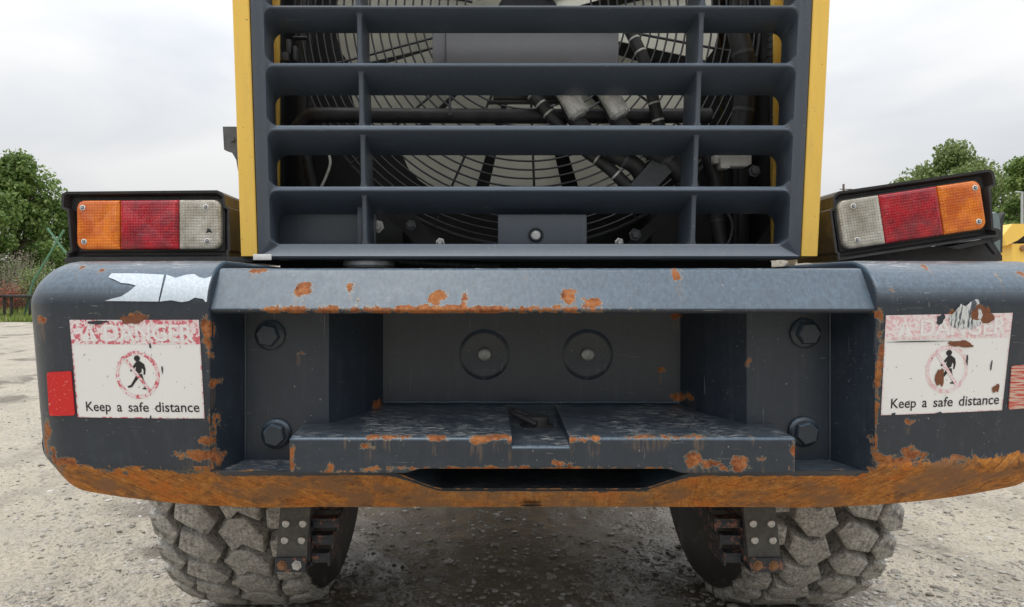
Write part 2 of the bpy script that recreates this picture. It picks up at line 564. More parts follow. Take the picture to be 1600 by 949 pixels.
t_.bsdf(t_.mix(t_.step(n_, 0.45, 0.55), (0.55, 0.05, 0.035), (0.62, 0.50, 0.40)), 0.6)
M['reflector_scraped'] = m_


def make_tyre(name, lift):
    m, t = mat(name)
    p = t.pos()
    n = t.noise(p, 85, 5, 0.78)
    n2 = t.noise(p, 9, 4, 0.6)
    n3 = t.noise(p, 190, 3, 0.7)
    c = t.mix(t.step(n, 0.30, 0.66), tuple(x * lift for x in (0.115, 0.112, 0.106)), tuple(x * lift for x in (0.42, 0.405, 0.37)))
    c = t.mix(t.step(n2, 0.48, 0.72, 0, 0.55), c, tuple(x * lift for x in (0.20, 0.195, 0.182)))
    c = t.mix(t.step(n3, 0.60, 0.68, 0, 0.55), c, tuple(x * lift for x in (0.07, 0.065, 0.058)))
    c = t.mix(t.step(t.noise(p, 21, 4, 0.65), 0.54, 0.66, 0, 0.6), c, (0.085, 0.083, 0.080))      # bare rubber where the mud has fallen off
    h = t.m('ADD', n, t.m('MULTIPLY', n3, 0.5))
    t.bsdf(c, 0.85, 0, t.bump(h, 0.9, 0.008), 0.3)
    return m


M['tread'] = make_tyre('muddy_tread', 1.6)
M['casing'] = make_tyre('tyre_casing', 0.62)
m_, t_ = mat('tyre_sidewall')
p_ = t_.pos()
n_ = t_.noise(t_.mapping(p_, (40, 6, 6)), 1.0, 4, 0.6)
t_.bsdf(t_.mix(t_.step(n_, 0.5, 0.75, 0, 0.7), (0.040, 0.038, 0.037), (0.13, 0.125, 0.115)), 0.6, 0, t_.bump(n_, 0.2, 0.004))
M['sidewall'] = m_
M['strap'] = simple('rubber_strap', (0.085, 0.086, 0.082), 0.65, 0, 0.35, 0.9, 130, dust=0.55, dustcol=(0.17, 0.165, 0.15))
m_, t_ = mat('worn_step_steel')
p_ = t_.pos()
n_ = t_.noise(p_, 45, 5, 0.7)
t_.bsdf(t_.mix(t_.step(n_, 0.54, 0.60), (0.035, 0.040, 0.050), (0.26, 0.12, 0.08)), 0.6, 0, t_.bump(n_, 0.4, 0.003))
M['stepsteel'] = m_

# ---------------------------------------------------------------- the wheel loader
LO = Vector((X0, 3.30, 0))
loader = empty('wheel_loader', LO, 'rear of a worn yellow and grey wheel loader with a rusty bumper weight', 'wheel loader')


def wx(x): return x + X0          # machine coordinate -> world x


def rounded_path(pts, step=0.006, counts=None):
    """pts: (d, z, radius). Returns a polyline with rounded corners, evenly stepped"""
    out = [Vector((pts[0][0], pts[0][1]))]
    for i in range(1, len(pts) - 1):
        a, b, c = (Vector(pts[k][:2]) for k in (i - 1, i, i + 1))
        r = pts[i][2]
        if r <= 0:
            out.append(b)
            continue
        u, v = (a - b).normalized(), (c - b).normalized()
        ang = u.angle(v)
        tl = min(r / math.tan(ang / 2), (a - b).length * 0.48, (c - b).length * 0.48)
        p0, p1 = b + u * tl, b + v * tl
        for k in range(9):
            s = k / 8
            out.append((1 - s) ** 2 * p0 + 2 * s * (1 - s) * b + s * s * p1)
    out.append(Vector((pts[-1][0], pts[-1][1])))
    res = [out[0]]
    for i, (a, b) in enumerate(zip(out, out[1:])):
        if counts is not None and len(counts) > i:
            n = counts[i]
        else:
            n = max(1, min(90, round((b - a).length / step)))
            if counts is not None:
                counts.append(n)
        for k in range(1, n + 1):
            res.append(a.lerp(b, k / n))
    return res


def inset(path, d):
    if d < 1e-6:
        return path
    n = len(path)
    out = []
    for i, p in enumerate(path):
        t = (path[min(i + 1, n - 1)] - path[max(i - 1, 0)]).normalized()
        out.append(p + Vector((-t.y, t.x)) * d)
    return out


def smooth01(x):
    x = max(0.0, min(1.0, x))
    return x * x * (3 - 2 * x)


XI, XO = 0.797, 1.297


FLANK_COUNTS = []     # same number of points at every station, so the skin never shears


def flank_profile(ax):
    s = 0.045 * max(0.0, (ax - 0.80) / 0.5) ** 2
    k = max(0.0, (ax - 0.60) / 0.43)
    zb = 0.752 + 0.027 * k * k
    db = 1.97 - 0.045 * k
    pts = [(2.45, 1.408, 0), (2.0, 1.408, 0)]
    for i in range(1, 13):
        a = math.pi / 2 * i / 12
        pts.append((1.905 - 0.150 * math.sin(a), 1.296 + 0.112 * math.cos(a), 0))
    pts += [(1.812, 0.893, 0.035), (db, zb, 0.02), (2.45, zb + 0.01, 0)]
    return rounded_path([(d + s, z, r) for d, z, r in pts], 0.006, FLANK_COUNTS)


def flank_depth(ax, z):
    """depth of the outer skin of a flank at height z"""
    s = 0.045 * max(0.0, (ax - 0.80) / 0.5) ** 2
    if z > 1.296:
        c = min(1, (z - 1.296) / 0.112)
        d = 1.905 - 0.150 * math.sqrt(max(0, 1 - c * c))
    else:
        d = 1.755 + (1.296 - z) * (1.812 - 1.755) / (1.296 - 0.893)
    return d + s


def on_flank(px, py, lift=0.0):
    D = 1.78
    for _ in range(12):
        v = P(px, py, D)
        D = 0.5 * D + 0.5 * flank_depth(abs(v.x - X0), v.z)
    v = P(px, py, D)
    return v.x - X0, v.z


def flank(mb, side):
    XO = 1.297 if side < 0 else 1.365
    xs, a = [], XI
    RI, RO = 0.010, 0.115
    while a < XO - 1e-6:
        xs.append(a)
        e = XO - a
        a += 0.0025 if a < XI + RI else (0.007 if e > RO else max(0.0012, 0.007 * (e / RO) ** 0.7))
    xs.append(XO)
    loops = []
    for a in xs:
        pr = flank_profile(a)
        if a < XI + RI:
            q = (XI + RI - a)
            ii = inset(pr, RI - math.sqrt(max(0, RI * RI - q * q)))
            pr = [p.lerp(p2, smooth01((p.y - 0.90) / 0.05)) for p, p2 in zip(pr, ii)]
        e = a - (XO - RO)
        if e > 0:
            pr = inset(pr, RO - math.sqrt(max(0, RO * RO - e * e)))
        loops.append([Vector((wx(side * a), p.x, p.y)) for p in pr])
    mb.loft(loops, False)
    for lp in (loops[0], loops[-1]):
        mb.add(lp, [tuple(range(len(lp)))])


def dip(x):
    return smooth01((0.395 - abs(x - 0.005)) / 0.15)


cw = MB()
flank(cw, -1)
flank(cw, 1)
# sloping lip over the recess
lip = rounded_path([(2.3, 1.387, 0), (1.832, 1.387, 0.018), (1.766, 1.284, 0.012), (1.776, 1.276, 0.004), (2.16, 1.276, 0)], 0.006)
xs = np.linspace(-XI - 0.01, XI + 0.01, 230)
cw.loft([[Vector((wx(x), p.x, p.y)) for p in lip] for x in xs], False)
# bottom beam with the scraped chamfer, dipping in the middle
lps = []
for x in xs:
    t = 0.455 * dip(x)
    d0, z0 = 1.808 + 0.162 * t, 0.888 - 0.136 * t
    k = max(0.0, (abs(x) - 0.60) / 0.43)
    zb, db = 0.752 + 0.027 * k * k, 1.97 - 0.045 * k
    pth = [Vector((2.16, z0 + 0.004))] + [Vector((d0 + (2.16 - d0) * (1 - i / 16), z0 + 0.004 * (1 - i / 16))) for i in range(1, 16)]
    pth += [Vector((d0, z0)).lerp(Vector((db, zb)), i / 30) for i in range(31)]
    pth += [Vector((db + 0.01, zb - 0.002)), Vector((2.16, zb)), Vector((2.45, zb + 0.01))]
    lps.append([Vector((wx(x), p.x, p.y)) for p in pth])
cw.loft(lps, False)


def sheet(mb, a, b, c, d, n=18, m=18, mi=0):
    """bilinear patch a-b-c-d"""
    a, b, c, d = map(Vector, (a, b, c, d))
    vs = [(a.lerp(b, i / n)).lerp(d.lerp(c, i / n), j / m) for j in range(m + 1) for i in range(n + 1)]
    mb.add(vs, [(j * (n + 1) + i, j * (n + 1) + i + 1, (j + 1) * (n + 1) + i + 1, (j + 1) * (n + 1) + i) for j in range(m) for i in range(n)], mi)


ZT, ZB = 1.30, 0.80
for s in (-1, 1):
    # leaning side wall, bolt plate, splayed inner wall (with a kink)
    sheet(cw, (wx(s * 0.800), 1.772, 0.893), (wx(s * 0.764), 1.925, 0.884), (wx(s * 0.764), 1.925, ZT), (wx(s * 0.800), 1.772, ZT), 14, 60)
    sheet(cw, (wx(s * 0.764), 1.925, ZB), (wx(s * 0.545), 1.92, ZB), (wx(s * 0.545), 1.92, ZT), (wx(s * 0.764), 1.925, ZT), 30, 60)
    sheet(cw, (wx(s * 0.545), 1.92, ZB), (wx(s * 0.470), 2.04, ZB), (wx(s * 0.470), 2.04, ZT), (wx(s * 0.545), 1.92, ZT), 14, 60)
    sheet(cw, (wx(s * 0.470), 2.04, ZB), (wx(s * 0.434), 2.15, ZB), (wx(s * 0.434), 2.15, ZT), (wx(s * 0.470), 2.04, ZT), 12, 60)
sheet(cw, (wx(-0.434), 2.15, 0.79), (wx(0.434), 2.15, 0.79), (wx(0.434), 2.15, ZT), (wx(-0.434), 2.15, ZT), 60, 50)
# weld beads in the corners of the recess
for s in (-1, 1):
    cw.tube([(wx(s * 0.764), 1.923, 0.885 + 0.39 * i / 30 + rnd.uniform(-.002, .002)) for i in range(31)], 0.0035, 6)
cw.tube([(wx(-0.43 + 0.86 * i / 40), 2.148, 1.004 + rnd.uniform(-.001, .001)) for i in range(41)], 0.004, 6)

# wear: chipped patches as (px, py, half width, half height) read off the surfaces in the photo
LIPP = [(472, 451, 17, 11), (548, 452, 5, 7), (685, 466, 15, 13), (727, 463, 6, 9), (889, 463, 14, 13), (925, 473, 17, 9), (1057, 431, 9, 11),
        (462, 484, 31, 6), (722, 484, 218, 6), (398, 424, 7, 2), (820, 421, 6, 2), (560, 466, 3, 7), (700, 447, 4, 2)]
FLP = [(60, 500, 12, 8), (211, 497, 19, 8), (322, 517, 8, 17), (326, 545, 3, 10), (332, 600, 3, 8), (333, 668, 5, 26), (322, 690, 10, 8), (312, 711, 42, 9), (336, 716, 9, 20),
       (69, 672, 8, 17), (77, 703, 7, 6), (104, 722, 17, 8), (82, 716, 6, 12), (92, 734, 22, 5), (128, 419, 4, 3), (160, 423, 3, 2), (64, 690, 5, 20),
       (1531, 489, 15, 13), (1487, 487, 5, 6), (1374, 570, 6, 42), (1368, 650, 5.5, 46), (1363, 700, 8, 30), (1375, 716, 20, 9), (1426, 711, 22, 14), (1400, 722, 30, 12),
       (1490, 721, 11, 12), (1522, 722, 6, 7), (1590, 714, 14, 6), (1445, 417, 4, 6), (1556, 429, 4, 7), (1597, 430, 7, 3), (1393, 452, 3, 4), (1375, 490, 4, 9), (1420, 658, 7, 3), (1575, 722, 10, 6)]
STP = [(540, 684, 4, 3), (580, 683, 11, 4), (615, 682, 28, 3.5), (682, 685, 16, 4.5), (745, 688, 16, 7), (778, 684, 12, 3.5), (797, 690, 4, 8), (575, 698, 8, 5), (517, 732, 7, 10), (607, 731, 5, 3),
       (454, 712, 4, 14), (456, 735, 4, 8), (894, 685, 6, 5), (928, 686, 13, 5), (1010, 680, 52, 4), (1092, 681, 15, 3.5), (1082, 718, 14, 15), (1108, 727, 18, 7), (1155, 724, 14, 13), (1192, 717, 6, 4), (873, 724, 10, 5),
       (1176, 679, 4, 3), (1242, 712, 3, 16), (530, 737, 30, 3), (850, 733, 190, 1.6)]
RCP = [(588, 633, 10, 6, 2.10), (1058, 620, 8, 7, 2.148), (1080, 620, 5, 5, 2.1), (1033, 579, 4.5, 3.5, 2.149), (950, 610, 3, 3, 2.149), (1058, 493, 8, 7, 2.14), (1168, 566, 2.5, 7, 1.925), (466, 552, 6, 3, 1.92)]


def lip_D(py):
    return 1.832 - 0.066 * max(0, min(1, (py - 420) / 66))


PATCH = []
for px, py, a, b in LIPP:
    D = lip_D(py)
    v = P(px, py, D)
    PATCH.append((v.x - X0, D, v.z, a / F * D, b / F * D * 1.05, 0.03))
for px, py, a, b in FLP:
    x, z = on_flank(px, py)
    D = flank_depth(abs(x), z)
    PATCH.append((x, D, z, a / F * D, b / F * D, 0.05))
for px, py, a, b in STP:
    v = P(px, py, 1.79)
    PATCH.append((v.x - X0, 1.79, v.z, a / F * 1.79, b / F * 1.79, 0.02))
for px, py, a, b, D in RCP:
    v = P(px, py, D)
    PATCH.append((v.x - X0, D, v.z, a / F * D, b / F * D, 0.03))
PATCH = np.array(PATCH)


def add_wear(o, chamfer=True):
    me = o.data
    n = len(me.vertices)
    co = np.empty(n * 3, dtype=np.float64)
    me.vertices.foreach_get('co', co)
    co = co.reshape(-1, 3)
    x, y, z = co[:, 0], co[:, 1] + LO.y, co[:, 2]
    best = np.full(n, 0.05)
    stain = np.full(n, 1.0)
    for cx, cy, cz, a, b, c in PATCH:
        r = np.sqrt(((x - cx) / a) ** 2 + ((z - cz) / b) ** 2 + ((y - cy) / c) ** 2)
        d = np.where(r < 1, (r - 1) * min(a, b, 0.012), (r - 1) * min(a, b))
        best = np.minimum(best, d)
        L = min(0.05, 2.2 * b + 0.012)
        rs = np.sqrt(((x - cx) / (a * 0.8)) ** 2 + ((z - cz + L * 0.7) / L) ** 2 + ((y - cy) / (c * 2)) ** 2)
        stain = np.minimum(stain, rs - 1)
    sc = np.zeros(n)
    if chamfer:
        ax = np.abs(x)
        dp = np.clip((0.395 - np.abs(x - 0.005)) / 0.15, 0, 1)
        dp = dp * dp * (3 - 2 * dp)
        zb = 0.880 - 0.056 * dp + np.where(ax > 0.79, 0.006, 0) + 0.035 * np.clip((x - 0.75) / 0.4, 0, 1)
        d = (z - zb) * 0.9
        d = np.where((y > 1.80 + 0.17 * 0.455 * dp + 0.012) & (z > zb - 0.008) & (ax < 0.8), 0.05, d)
        d = np.where(z > 1.0, 0.05, d)
        d = np.maximum(d, -0.03)
        best = np.minimum(best, d)
        sc = np.clip((0.012 - d) / 0.010, 0, 1)
    at = me.attributes.new('wear', 'FLOAT', 'POINT')
    at.data.foreach_set('value', best.astype(np.float32))
    at = me.attributes.new('stain', 'FLOAT', 'POINT')
    at.data.foreach_set('value', stain.astype(np.float32))
    at = me.attributes.new('scrape', 'FLOAT', 'POINT')
    at.data.foreach_set('value', sc.astype(np.float32))


counterweight = cw.build('counterweight', M['paint'], loader, LO, 40)
add_wear(counterweight)

# tow step: thick plate with a notch for the pin
ts = MB()


def step_block(x0, x1, ztop, zfb, notch=False):
    pr = rounded_path([(2.16, ztop + 0.026, 0), (1.787, ztop, 0.012), (1.793, zfb, 0.006), (1.86, zfb, 0)], 0.006)
    n = max(2, int((x1 - x0) / 0.007))
    lp = []
    for i in range(n + 1):
        x = x0 + (x1 - x0) * i / n
        e = 1 if notch else min(x - x0 if x0 < -0.3 else 1, x1 - x if x1 > 0.3 else 1)
        q = inset(pr, max(0, 0.006 - e) * 0.6)
        cut = 0.011 * smooth01((0.345 - abs(x - 0.005)) / 0.05)
        lp.append([Vector((wx(x), p.x, p.y + (cut if p.y < zfb + 0.012 else 0))) for p in q])
    ts.loft(lp, False)
    ts.add(lp[0], [tuple(range(len(lp[0])))])
    ts.add(lp[-1], [tuple(range(len(lp[0])))])


step_block(-0.614, -0.073, 0.974, 0.885)
step_block(-0.073, 0.067, 0.953, 0.885, True)
step_block(0.067, 0.617, 0.974, 0.885)
tow_step = ts.build('tow_step', M['paint'], counterweight, LO, 40)
add_wear(tow_step, False)

# tow pin with its bent handle in the notch
pin = MB()
c0 = Vector((wx(0.003), 1.99, 0.966))
pin.lathe([(0.034, 0), (0.034, 0.022), (0.030, 0.027), (0.0, 0.028)], c0, (0, 0, 1), 24)
pin.lathe([(0.046, -0.002), (0.046, 0.003), (0.040, 0.004)], c0, (0, 0, 1), 24)
pin.tube([c0 + Vector((-0.004, -0.036, 0.010)), c0 + Vector((-0.045, -0.01, 0.026)), c0 + Vector((-0.070, 0.03, 0.034)), c0 + Vector((-0.062, 0.05, 0.034)), c0 + Vector((-0.012, 0.02, 0.02))], 0.008, 10)
tow_pin = pin.build('tow_pin', M['black'], counterweight, LO)
# lens-shaped drain hole in the scraped lower edge
dh = MB()
hc = P(830, 789, 1.947)
ring = [hc + Vector((0.030 * math.cos(a), 0.010 * math.sin(a) - 0.006, -0.006 * math.sin(a))) for a in np.linspace(0, 2 * math.pi, 24, endpoint=False)]
dh.add(ring, [tuple(range(24))])
dh.build('drain_hole', M['bay'], counterweight, LO)

# four big flange bolts
bm_bolt = MB()
bm_bolt.lathe([(0.039, 0), (0.039, -0.005), (0.034, -0.010), (0.030, -0.011), (0.0, -0.011)], (0, 0, 0), (0, 1, 0), 32)
hexl = lambda r, y: [Vector((r * math.cos(math.pi / 3 * k + 0.3), y, r * math.sin(math.pi / 3 * k + 0.3))) for k in range(6)]
bm_bolt.loft([hexl(0.030, -0.009), hexl(0.030, -0.026), hexl(0.0265, -0.030)], True, False, True)
bolt_me = bm_bolt.mesh('flange_bolt', M['paint2'])
for px, py in ((422, 524), (432, 678), (1258, 521), (1255, 675)):
    v = P(px, py, 1.92)
    inst('flange_bolt', bolt_me, counterweight, v - LO, (0, rnd.uniform(0, 1), 0))
# two round cover plates at the back of the recess
cp = MB()
cp.lathe([(0.078, 0.0015), (0.072, -0.0012), (0.065, -0.0045), (0.060, -0.0048), (0.052, -0.0022), (0.0, -0.0022)], (0, 0, 0), (0, 1, 0), 40)
cp_me = cp.mesh('cover_disc', M['paint2'])
cb = MB()
cb.lathe([(0.019, -0.004), (0.019, -0.010), (0.015, -0.013), (0.008, -0.0135), (0.0075, -0.009), (0.0, -0.009)], (0, 0, 0), (0, 1, 0), 20)
cb_me = cb.mesh('disc_screw', M['capmetal'])
for px, py in ((757, 554), (918, 554)):
    v = P(px, py, 2.15)
    inst('cover_disc', cp_me, counterweight, v - LO)
    inst('disc_screw', cb_me, counterweight, v - LO)


# ---------------------------------------------------------------- stickers on the counterweight
def text_shape(s, bold=0.0):
    cu = bpy.data.curves.new('txt', 'FONT')
    cu.body = s
    cu.offset = bold
    cu.resolution_u = 4
    ob = bpy.data.objects.new('txt', cu)
    C.objects.link(ob)
    dg = bpy.context.evaluated_depsgraph_get()
    ev = ob.evaluated_get(dg)
    me = ev.to_mesh()
    v = [(p.co.x, p.co.y) for p in me.vertices]
    f = [tuple(p.vertices) for p in me.polygons]
    ev.to_mesh_clear()
    bpy.data.objects.remove(ob)
    bpy.data.curves.remove(cu)
    x0, x1 = min(a for a, b in v), max(a for a, b in v)
    y0, y1 = min(b for a, b in v), max(b for a, b in v)
    return [((a - x0) / (x1 - x0), (b - y0) / (y1 - y0)) for a, b in v], f


class Sticker:
    """flat print in (u,v) 0..1 laid on a flank: bilinear corners in (x,z), a hair proud of the skin"""
    def __init__(self, corners):
        self.c = [Vector(on_flank(*p)) for p in corners]     # tl tr br bl
        self.mb = MB()

    def at(self, u, v, lift):
        a = self.c[0].lerp(self.c[1], u)
        b = self.c[3].lerp(self.c[2], u)
        q = b.lerp(a, v)
        return Vector((wx(q.x), flank_depth(abs(q.x), q.y) - lift, q.y))

    def rect(self, u0, v0, u1, v1, lift, mi, n=10, m=8):
        vs = [self.at(u0 + (u1 - u0) * i / n, v0 + (v1 - v0) * j / m, lift) for j in range(m + 1) for i in range(n + 1)]
        self.mb.add(vs, [(j * (n + 1) + i, j * (n + 1) + i + 1, (j + 1) * (n + 1) + i + 1, (j + 1) * (n + 1) + i) for j in range(m) for i in range(n)], mi)

    def poly(self, pts, lift, mi, sub=False):
        tri = tessellate_polygon([[Vector((a, b, 0)) for a, b in pts]])
        if not sub:
            self.mb.add([self.at(a, b, lift) for a, b in pts], [tuple(t) for t in tri], mi)
            return
        bm = bmesh.new()
        vs = [bm.verts.new((a, b, 0)) for a, b in pts]
        for t in tri:
            try:
                bm.faces.new([vs[i] for i in t])
            except ValueError:
                pass
        for _ in range(4):
            bmesh.ops.subdivide_edges(bm, edges=[e for e in bm.edges if e.calc_length() > 0.06], cuts=1, use_grid_fill=True)
        bmesh.ops.triangulate(bm, faces=bm.faces)
        bm.verts.index_update()
        self.mb.add([self.at(v.co.x, v.co.y, lift) for v in bm.verts], [[v.index for v in f.verts] for f in bm.faces], mi)
        bm.free()

    def text(self, s, u0, v0, u1, v1, lift, mi, bold=0.0):
        v, f = text_shape(s, bold)
        self.mb.add([self.at(u0 + (u1 - u0) * a, v0 + (v1 - v0) * b, lift) for a, b in v], f, mi)

    def ring(self, cu, cv, ru, rv, w, lift, mi, n=48):
        vs, fs = [], []
        for k in range(n):
            a = 2 * math.pi * k / n
            for q in (1 - w, 1):
                vs.append(self.at(cu + ru * q * math.cos(a), cv + rv * q * math.sin(a), lift))
        for k in range(n):
            j = (k + 1) % n
            fs.append((2 * k, 2 * k + 1, 2 * j + 1, 2 * j))
        self.mb.add(vs, fs, mi)

    def blob(self, cu, cv, ru, rv, lift, mi, seed, n=26, rough=0.45):
        rr = random.Random(seed)
        ph = [rr.uniform(0, 6.28) for _ in range(5)]
        pts = []
        for k in range(n):
            a = 2 * math.pi * k / n
            q = 1 + rough * sum(math.sin(a * (j + 2) + ph[j]) / (j + 1.5) for j in range(5)) * 0.6 + rr.uniform(-0.1, 0.1)
            pts.append((cu + ru * q * math.cos(a), cv + rv * q * math.sin(a)))
        self.poly(pts, lift, mi)


WALK_HEAD = (0.50, 0.955, 0.055, 0.055)


def walker(st, cu, cv, su, sv, lift, mi):
    """striding figure: head, leaning trunk, arm, two legs (coordinates -0.5..0.5)"""
    def T(pts):
        st.poly([(cu + a * su, cv + b * sv) for a, b in pts], lift, mi)
    T([(0.00 + 0.085 * math.cos(a), 0.41 + 0.085 * math.sin(a)) for a in np.linspace(0, 6.283, 16, endpoint=False)])
    T([(-0.03, 0.32), (0.07, 0.34), (0.19, 0.25), (0.22, 0.12), (0.20, -0.04), (0.15, -0.06), (0.16, 0.08), (0.12, 0.14), (0.10, 0.02), (-0.04, -0.06), (-0.07, 0.05), (-0.04, 0.18), (-0.13, 0.10), (-0.19, 0.03), (-0.22, 0.06), (-0.15, 0.16), (-0.07, 0.27)])
    T([(-0.05, -0.06), (0.06, -0.02), (0.00, -0.16), (-0.08, -0.25), (-0.19, -0.40), (-0.30, -0.43), (-0.32, -0.38), (-0.22, -0.34), (-0.14, -0.21)])
    T([(0.03, -0.04), (0.11, -0.02), (0.15, -0.20), (0.24, -0.42), (0.22, -0.47), (0.10, -0.46), (0.10, -0.43), (0.16, -0.41), (0.08, -0.22)])


def danger(corners, faded, extras):
    st = Sticker(corners)
    st.rect(0, 0, 1, 1, 0.0008, 0, 16, 12)
    for u0, v0, u1, v1 in ((0, 0, 1, 0.010), (0, 0.99, 1, 1), (0, 0.010, 0.008, 0.99), (0.992, 0.010, 1, 0.99)):
        st.rect(u0, v0, u1, v1, 0.0013, 1, 12, 6)
    st.rect(0.008, 0.755, 0.992, 0.99, 0.0012, 1, 14, 3)
    # warning triangle, then the word
    tri = [(0.085, 0.785), (0.215, 0.785), (0.15, 0.955)]
    st.poly(tri, 0.0018, 2)
    st.rect(0.144, 0.835, 0.157, 0.905, 0.0022, 1, 1, 1)
    st.rect(0.144, 0.805, 0.157, 0.822, 0.0022, 1, 1, 1)
    st.text('DANGER', 0.27, 0.785, 0.955, 0.955, 0.0018, 2, 0.018)
    cu, cv, ru, rv = 0.505, 0.445, 0.172, 0.245
    st.ring(cu, cv, ru, rv, 0.17, 0.0012, 1)
    walker(st, cu + 0.005, cv + 0.02, 0.28, 0.36, 0.0015, 3)
    a = math.radians(128)
    d = Vector((math.cos(a), math.sin(a)))
    nrm = Vector((-d.y, d.x)) * 0.075
    st.poly([(cu + ru * (d * s + nrm * k).x * 0.88, cv + rv * (d * s + nrm * k).y * 0.88) for s, k in ((-1, -1), (1, -1), (1, 1), (-1, 1))], 0.0019, 1)
    words = (('Keep', 0.075, 0.275), ('a', 0.325, 0.365), ('safe', 0.415, 0.575), ('distance', 0.625, 0.965))
    caps = {'Keep': (0.035, 0.165), 'a': (0.065, 0.135), 'safe': (0.065, 0.165), 'distance': (0.065, 0.168)}
    for s, u0, u1 in words:
        st.text(s, u0, caps[s][0], u1, caps[s][1], 0.0015, 3, 0.008)
    for mi, u, v, a, b, sd in extras:
        st.blob(u, v, a, b, 0.0024, mi, sd)
    # fine scuffs
    rr = random.Random(int(faded) + 3)
    for _ in range(26):
        u, v = rr.uniform(0.05, 0.95), rr.uniform(0.05, 0.72)
        an, ln = rr.uniform(0.2, 2.4), rr.uniform(0.008, 0.028)
        dx, dy = math.cos(an) * ln, math.sin(an) * ln * 1.3
        st.poly([(u, v), (u + dx + 0.003, v + dy), (u + dx * 0.5 - 0.001, v + dy * 0.5 + 0.006)], 0.0022, 4)
    o = st.mb.build('danger_sticker', [M['sign_white'], M['sign_pink' if faded else 'sign_red'], M['sign_letter'], M['sign_black'], M['chip_dark'], M['chip_rust'], M['scrape']], counterweight, LO, 0)
    return o


o = danger([(109, 500), (311, 500), (320, 654), (122, 652)], False,
           [(5, 0.50, 1.005, 0.085, 0.05, 1), (4, 0.22, 0.975, 0.08, 0.018, 2), (4, 0.62, 0.74, 0.006, 0.03, 3), (4, 0.70, 0.50, 0.005, 0.045, 4), (4, 0.585, 0.005, 0.008, 0.02, 6)])
o['label'] = 'white danger sticker with bright worn red header, left of the recess'
o = danger([(1384, 493), (1582, 489), (1565, 641), (1376, 649)], True,
           [(6, 0.63, 0.98, 0.11, 0.16, 21), (5, 0.75, 0.99, 0.085, 0.09, 11), (5, 0.595, 0.70, 0.095, 0.035, 12), (5, 0.45, 0.37, 0.032, 0.10, 13), (5, 0.925, 0.23, 0.028, 0.045, 14),
            (4, 0.42, 0.95, 0.03, 0.05, 15), (4, 0.25, 0.735, 0.20, 0.006, 16), (4, 0.66, 0.54, 0.008, 0.05, 17), (4, 0.47, 0.0, 0.02, 0.015, 18), (4, 0.10, 0.0, 0.02, 0.02, 19), (4, 0.865, 0.47, 0.007, 0.05, 20)])
o['label'] = 'faded pink danger sticker with rust spots, right of the recess'


def torn(points_px, sub=True):
    st = Sticker([(150, 425), (360, 425), (360, 480), (150, 480)])
    # map pixels to the (x,z) of the skin directly
    return st


tl = MB()
for poly in ([(175, 428), (214, 428), (257, 430), (248, 472), (236, 472), (164, 471), (178, 467), (190, 464), (204, 455), (213, 447), (202, 444), (190, 443), (180, 438), (170, 434)],
             [(261, 430), (275, 435), (292, 430), (304, 429), (312, 434), (320, 436), (330, 433), (338, 432), (352, 436), (346, 474), (340, 476), (334, 471), (322, 473), (318, 468), (305, 466), (296, 471), (284, 473), (268, 470), (250, 472)]):
    bm = bmesh.new()
    vs = [bm.verts.new((a, b, 0)) for a, b in poly]
    for t in tessellate_polygon([[v.co for v in vs]]):
        bm.faces.new([vs[i] for i in t])
    for _ in range(4):
        bmesh.ops.subdivide_edges(bm, edges=[e for e in bm.edges if e.calc_length() > 7], cuts=1, use_grid_fill=True)
        bmesh.ops.triangulate(bm, faces=bm.faces)
    bm.verts.index_update()
    pts = []
    for v in bm.verts:
        x, z = on_flank(v.co.x, v.co.y)
        x = min(x, -XI - 0.004)
        d = flank_depth(max(XI, abs(x)), z)
        pts.append(Vector((wx(x), d - 0.0022, z + 0.001)))
    tl.add(pts, [[v.index for v in f.verts] for f in bm.faces])
    bm.free()
o = tl.build('torn_label', M['foil'], counterweight, LO, 60)
o['label'] = 'torn pale label remains above the left danger sticker'

for corners, mk, lab in (([(74, 582), (112, 580), (118, 649), (78, 650)], 'reflector', 'bright red reflector at the left end'),
                         ([(1580, 572), (1622, 568), (1612, 637), (1575, 640)], 'reflector_scraped', 'scraped pale red reflector at the right end')):
    st = Sticker(corners)
    pts = []
    for cu, cv, a0 in ((0.92, 0.95, 0), (0.08, 0.95, 90), (0.08, 0.05, 180), (0.92, 0.05, 270)):
        for k in range(5):
            a = R(a0 + 22.5 * k)
            pts.append((cu + 0.08 * math.cos(a), cv + 0.05 * math.sin(a)))
    st.poly(pts, 0.003, 0)
    n = len(pts)
    f0 = [st.at(a, b, 0.003) for a, b in pts]
    f1 = [st.at(a, b, -0.004) for a, b in pts]
    st.mb.add(f0 + f1, [(j, (j + 1) % n, n + (j + 1) % n, n + j) for j in range(n)], 0)
    o = st.mb.build('reflector', M[mk], counterweight, LO, 30)
    o['label'] = lab

# ---------------------------------------------------------------- hood, grille
def gD(z):
    return 2.25 - (z - 1.44) * 0.107


XR = 0.789
ROWS = [(1.476, 1.630), (1.651, 1.810), (1.834, 1.9965), (2.017, 2.164), (2.183, 2.335), (2.356, 2.505), (2.526, 2.680)]
DROP = [0.045, 0.039, 0.038, 0.014, 0.012, 0.010, 0.010]
RC = 0.020      # corner radius of the openings
ZG0, ZG1 = 1.437, 2.72


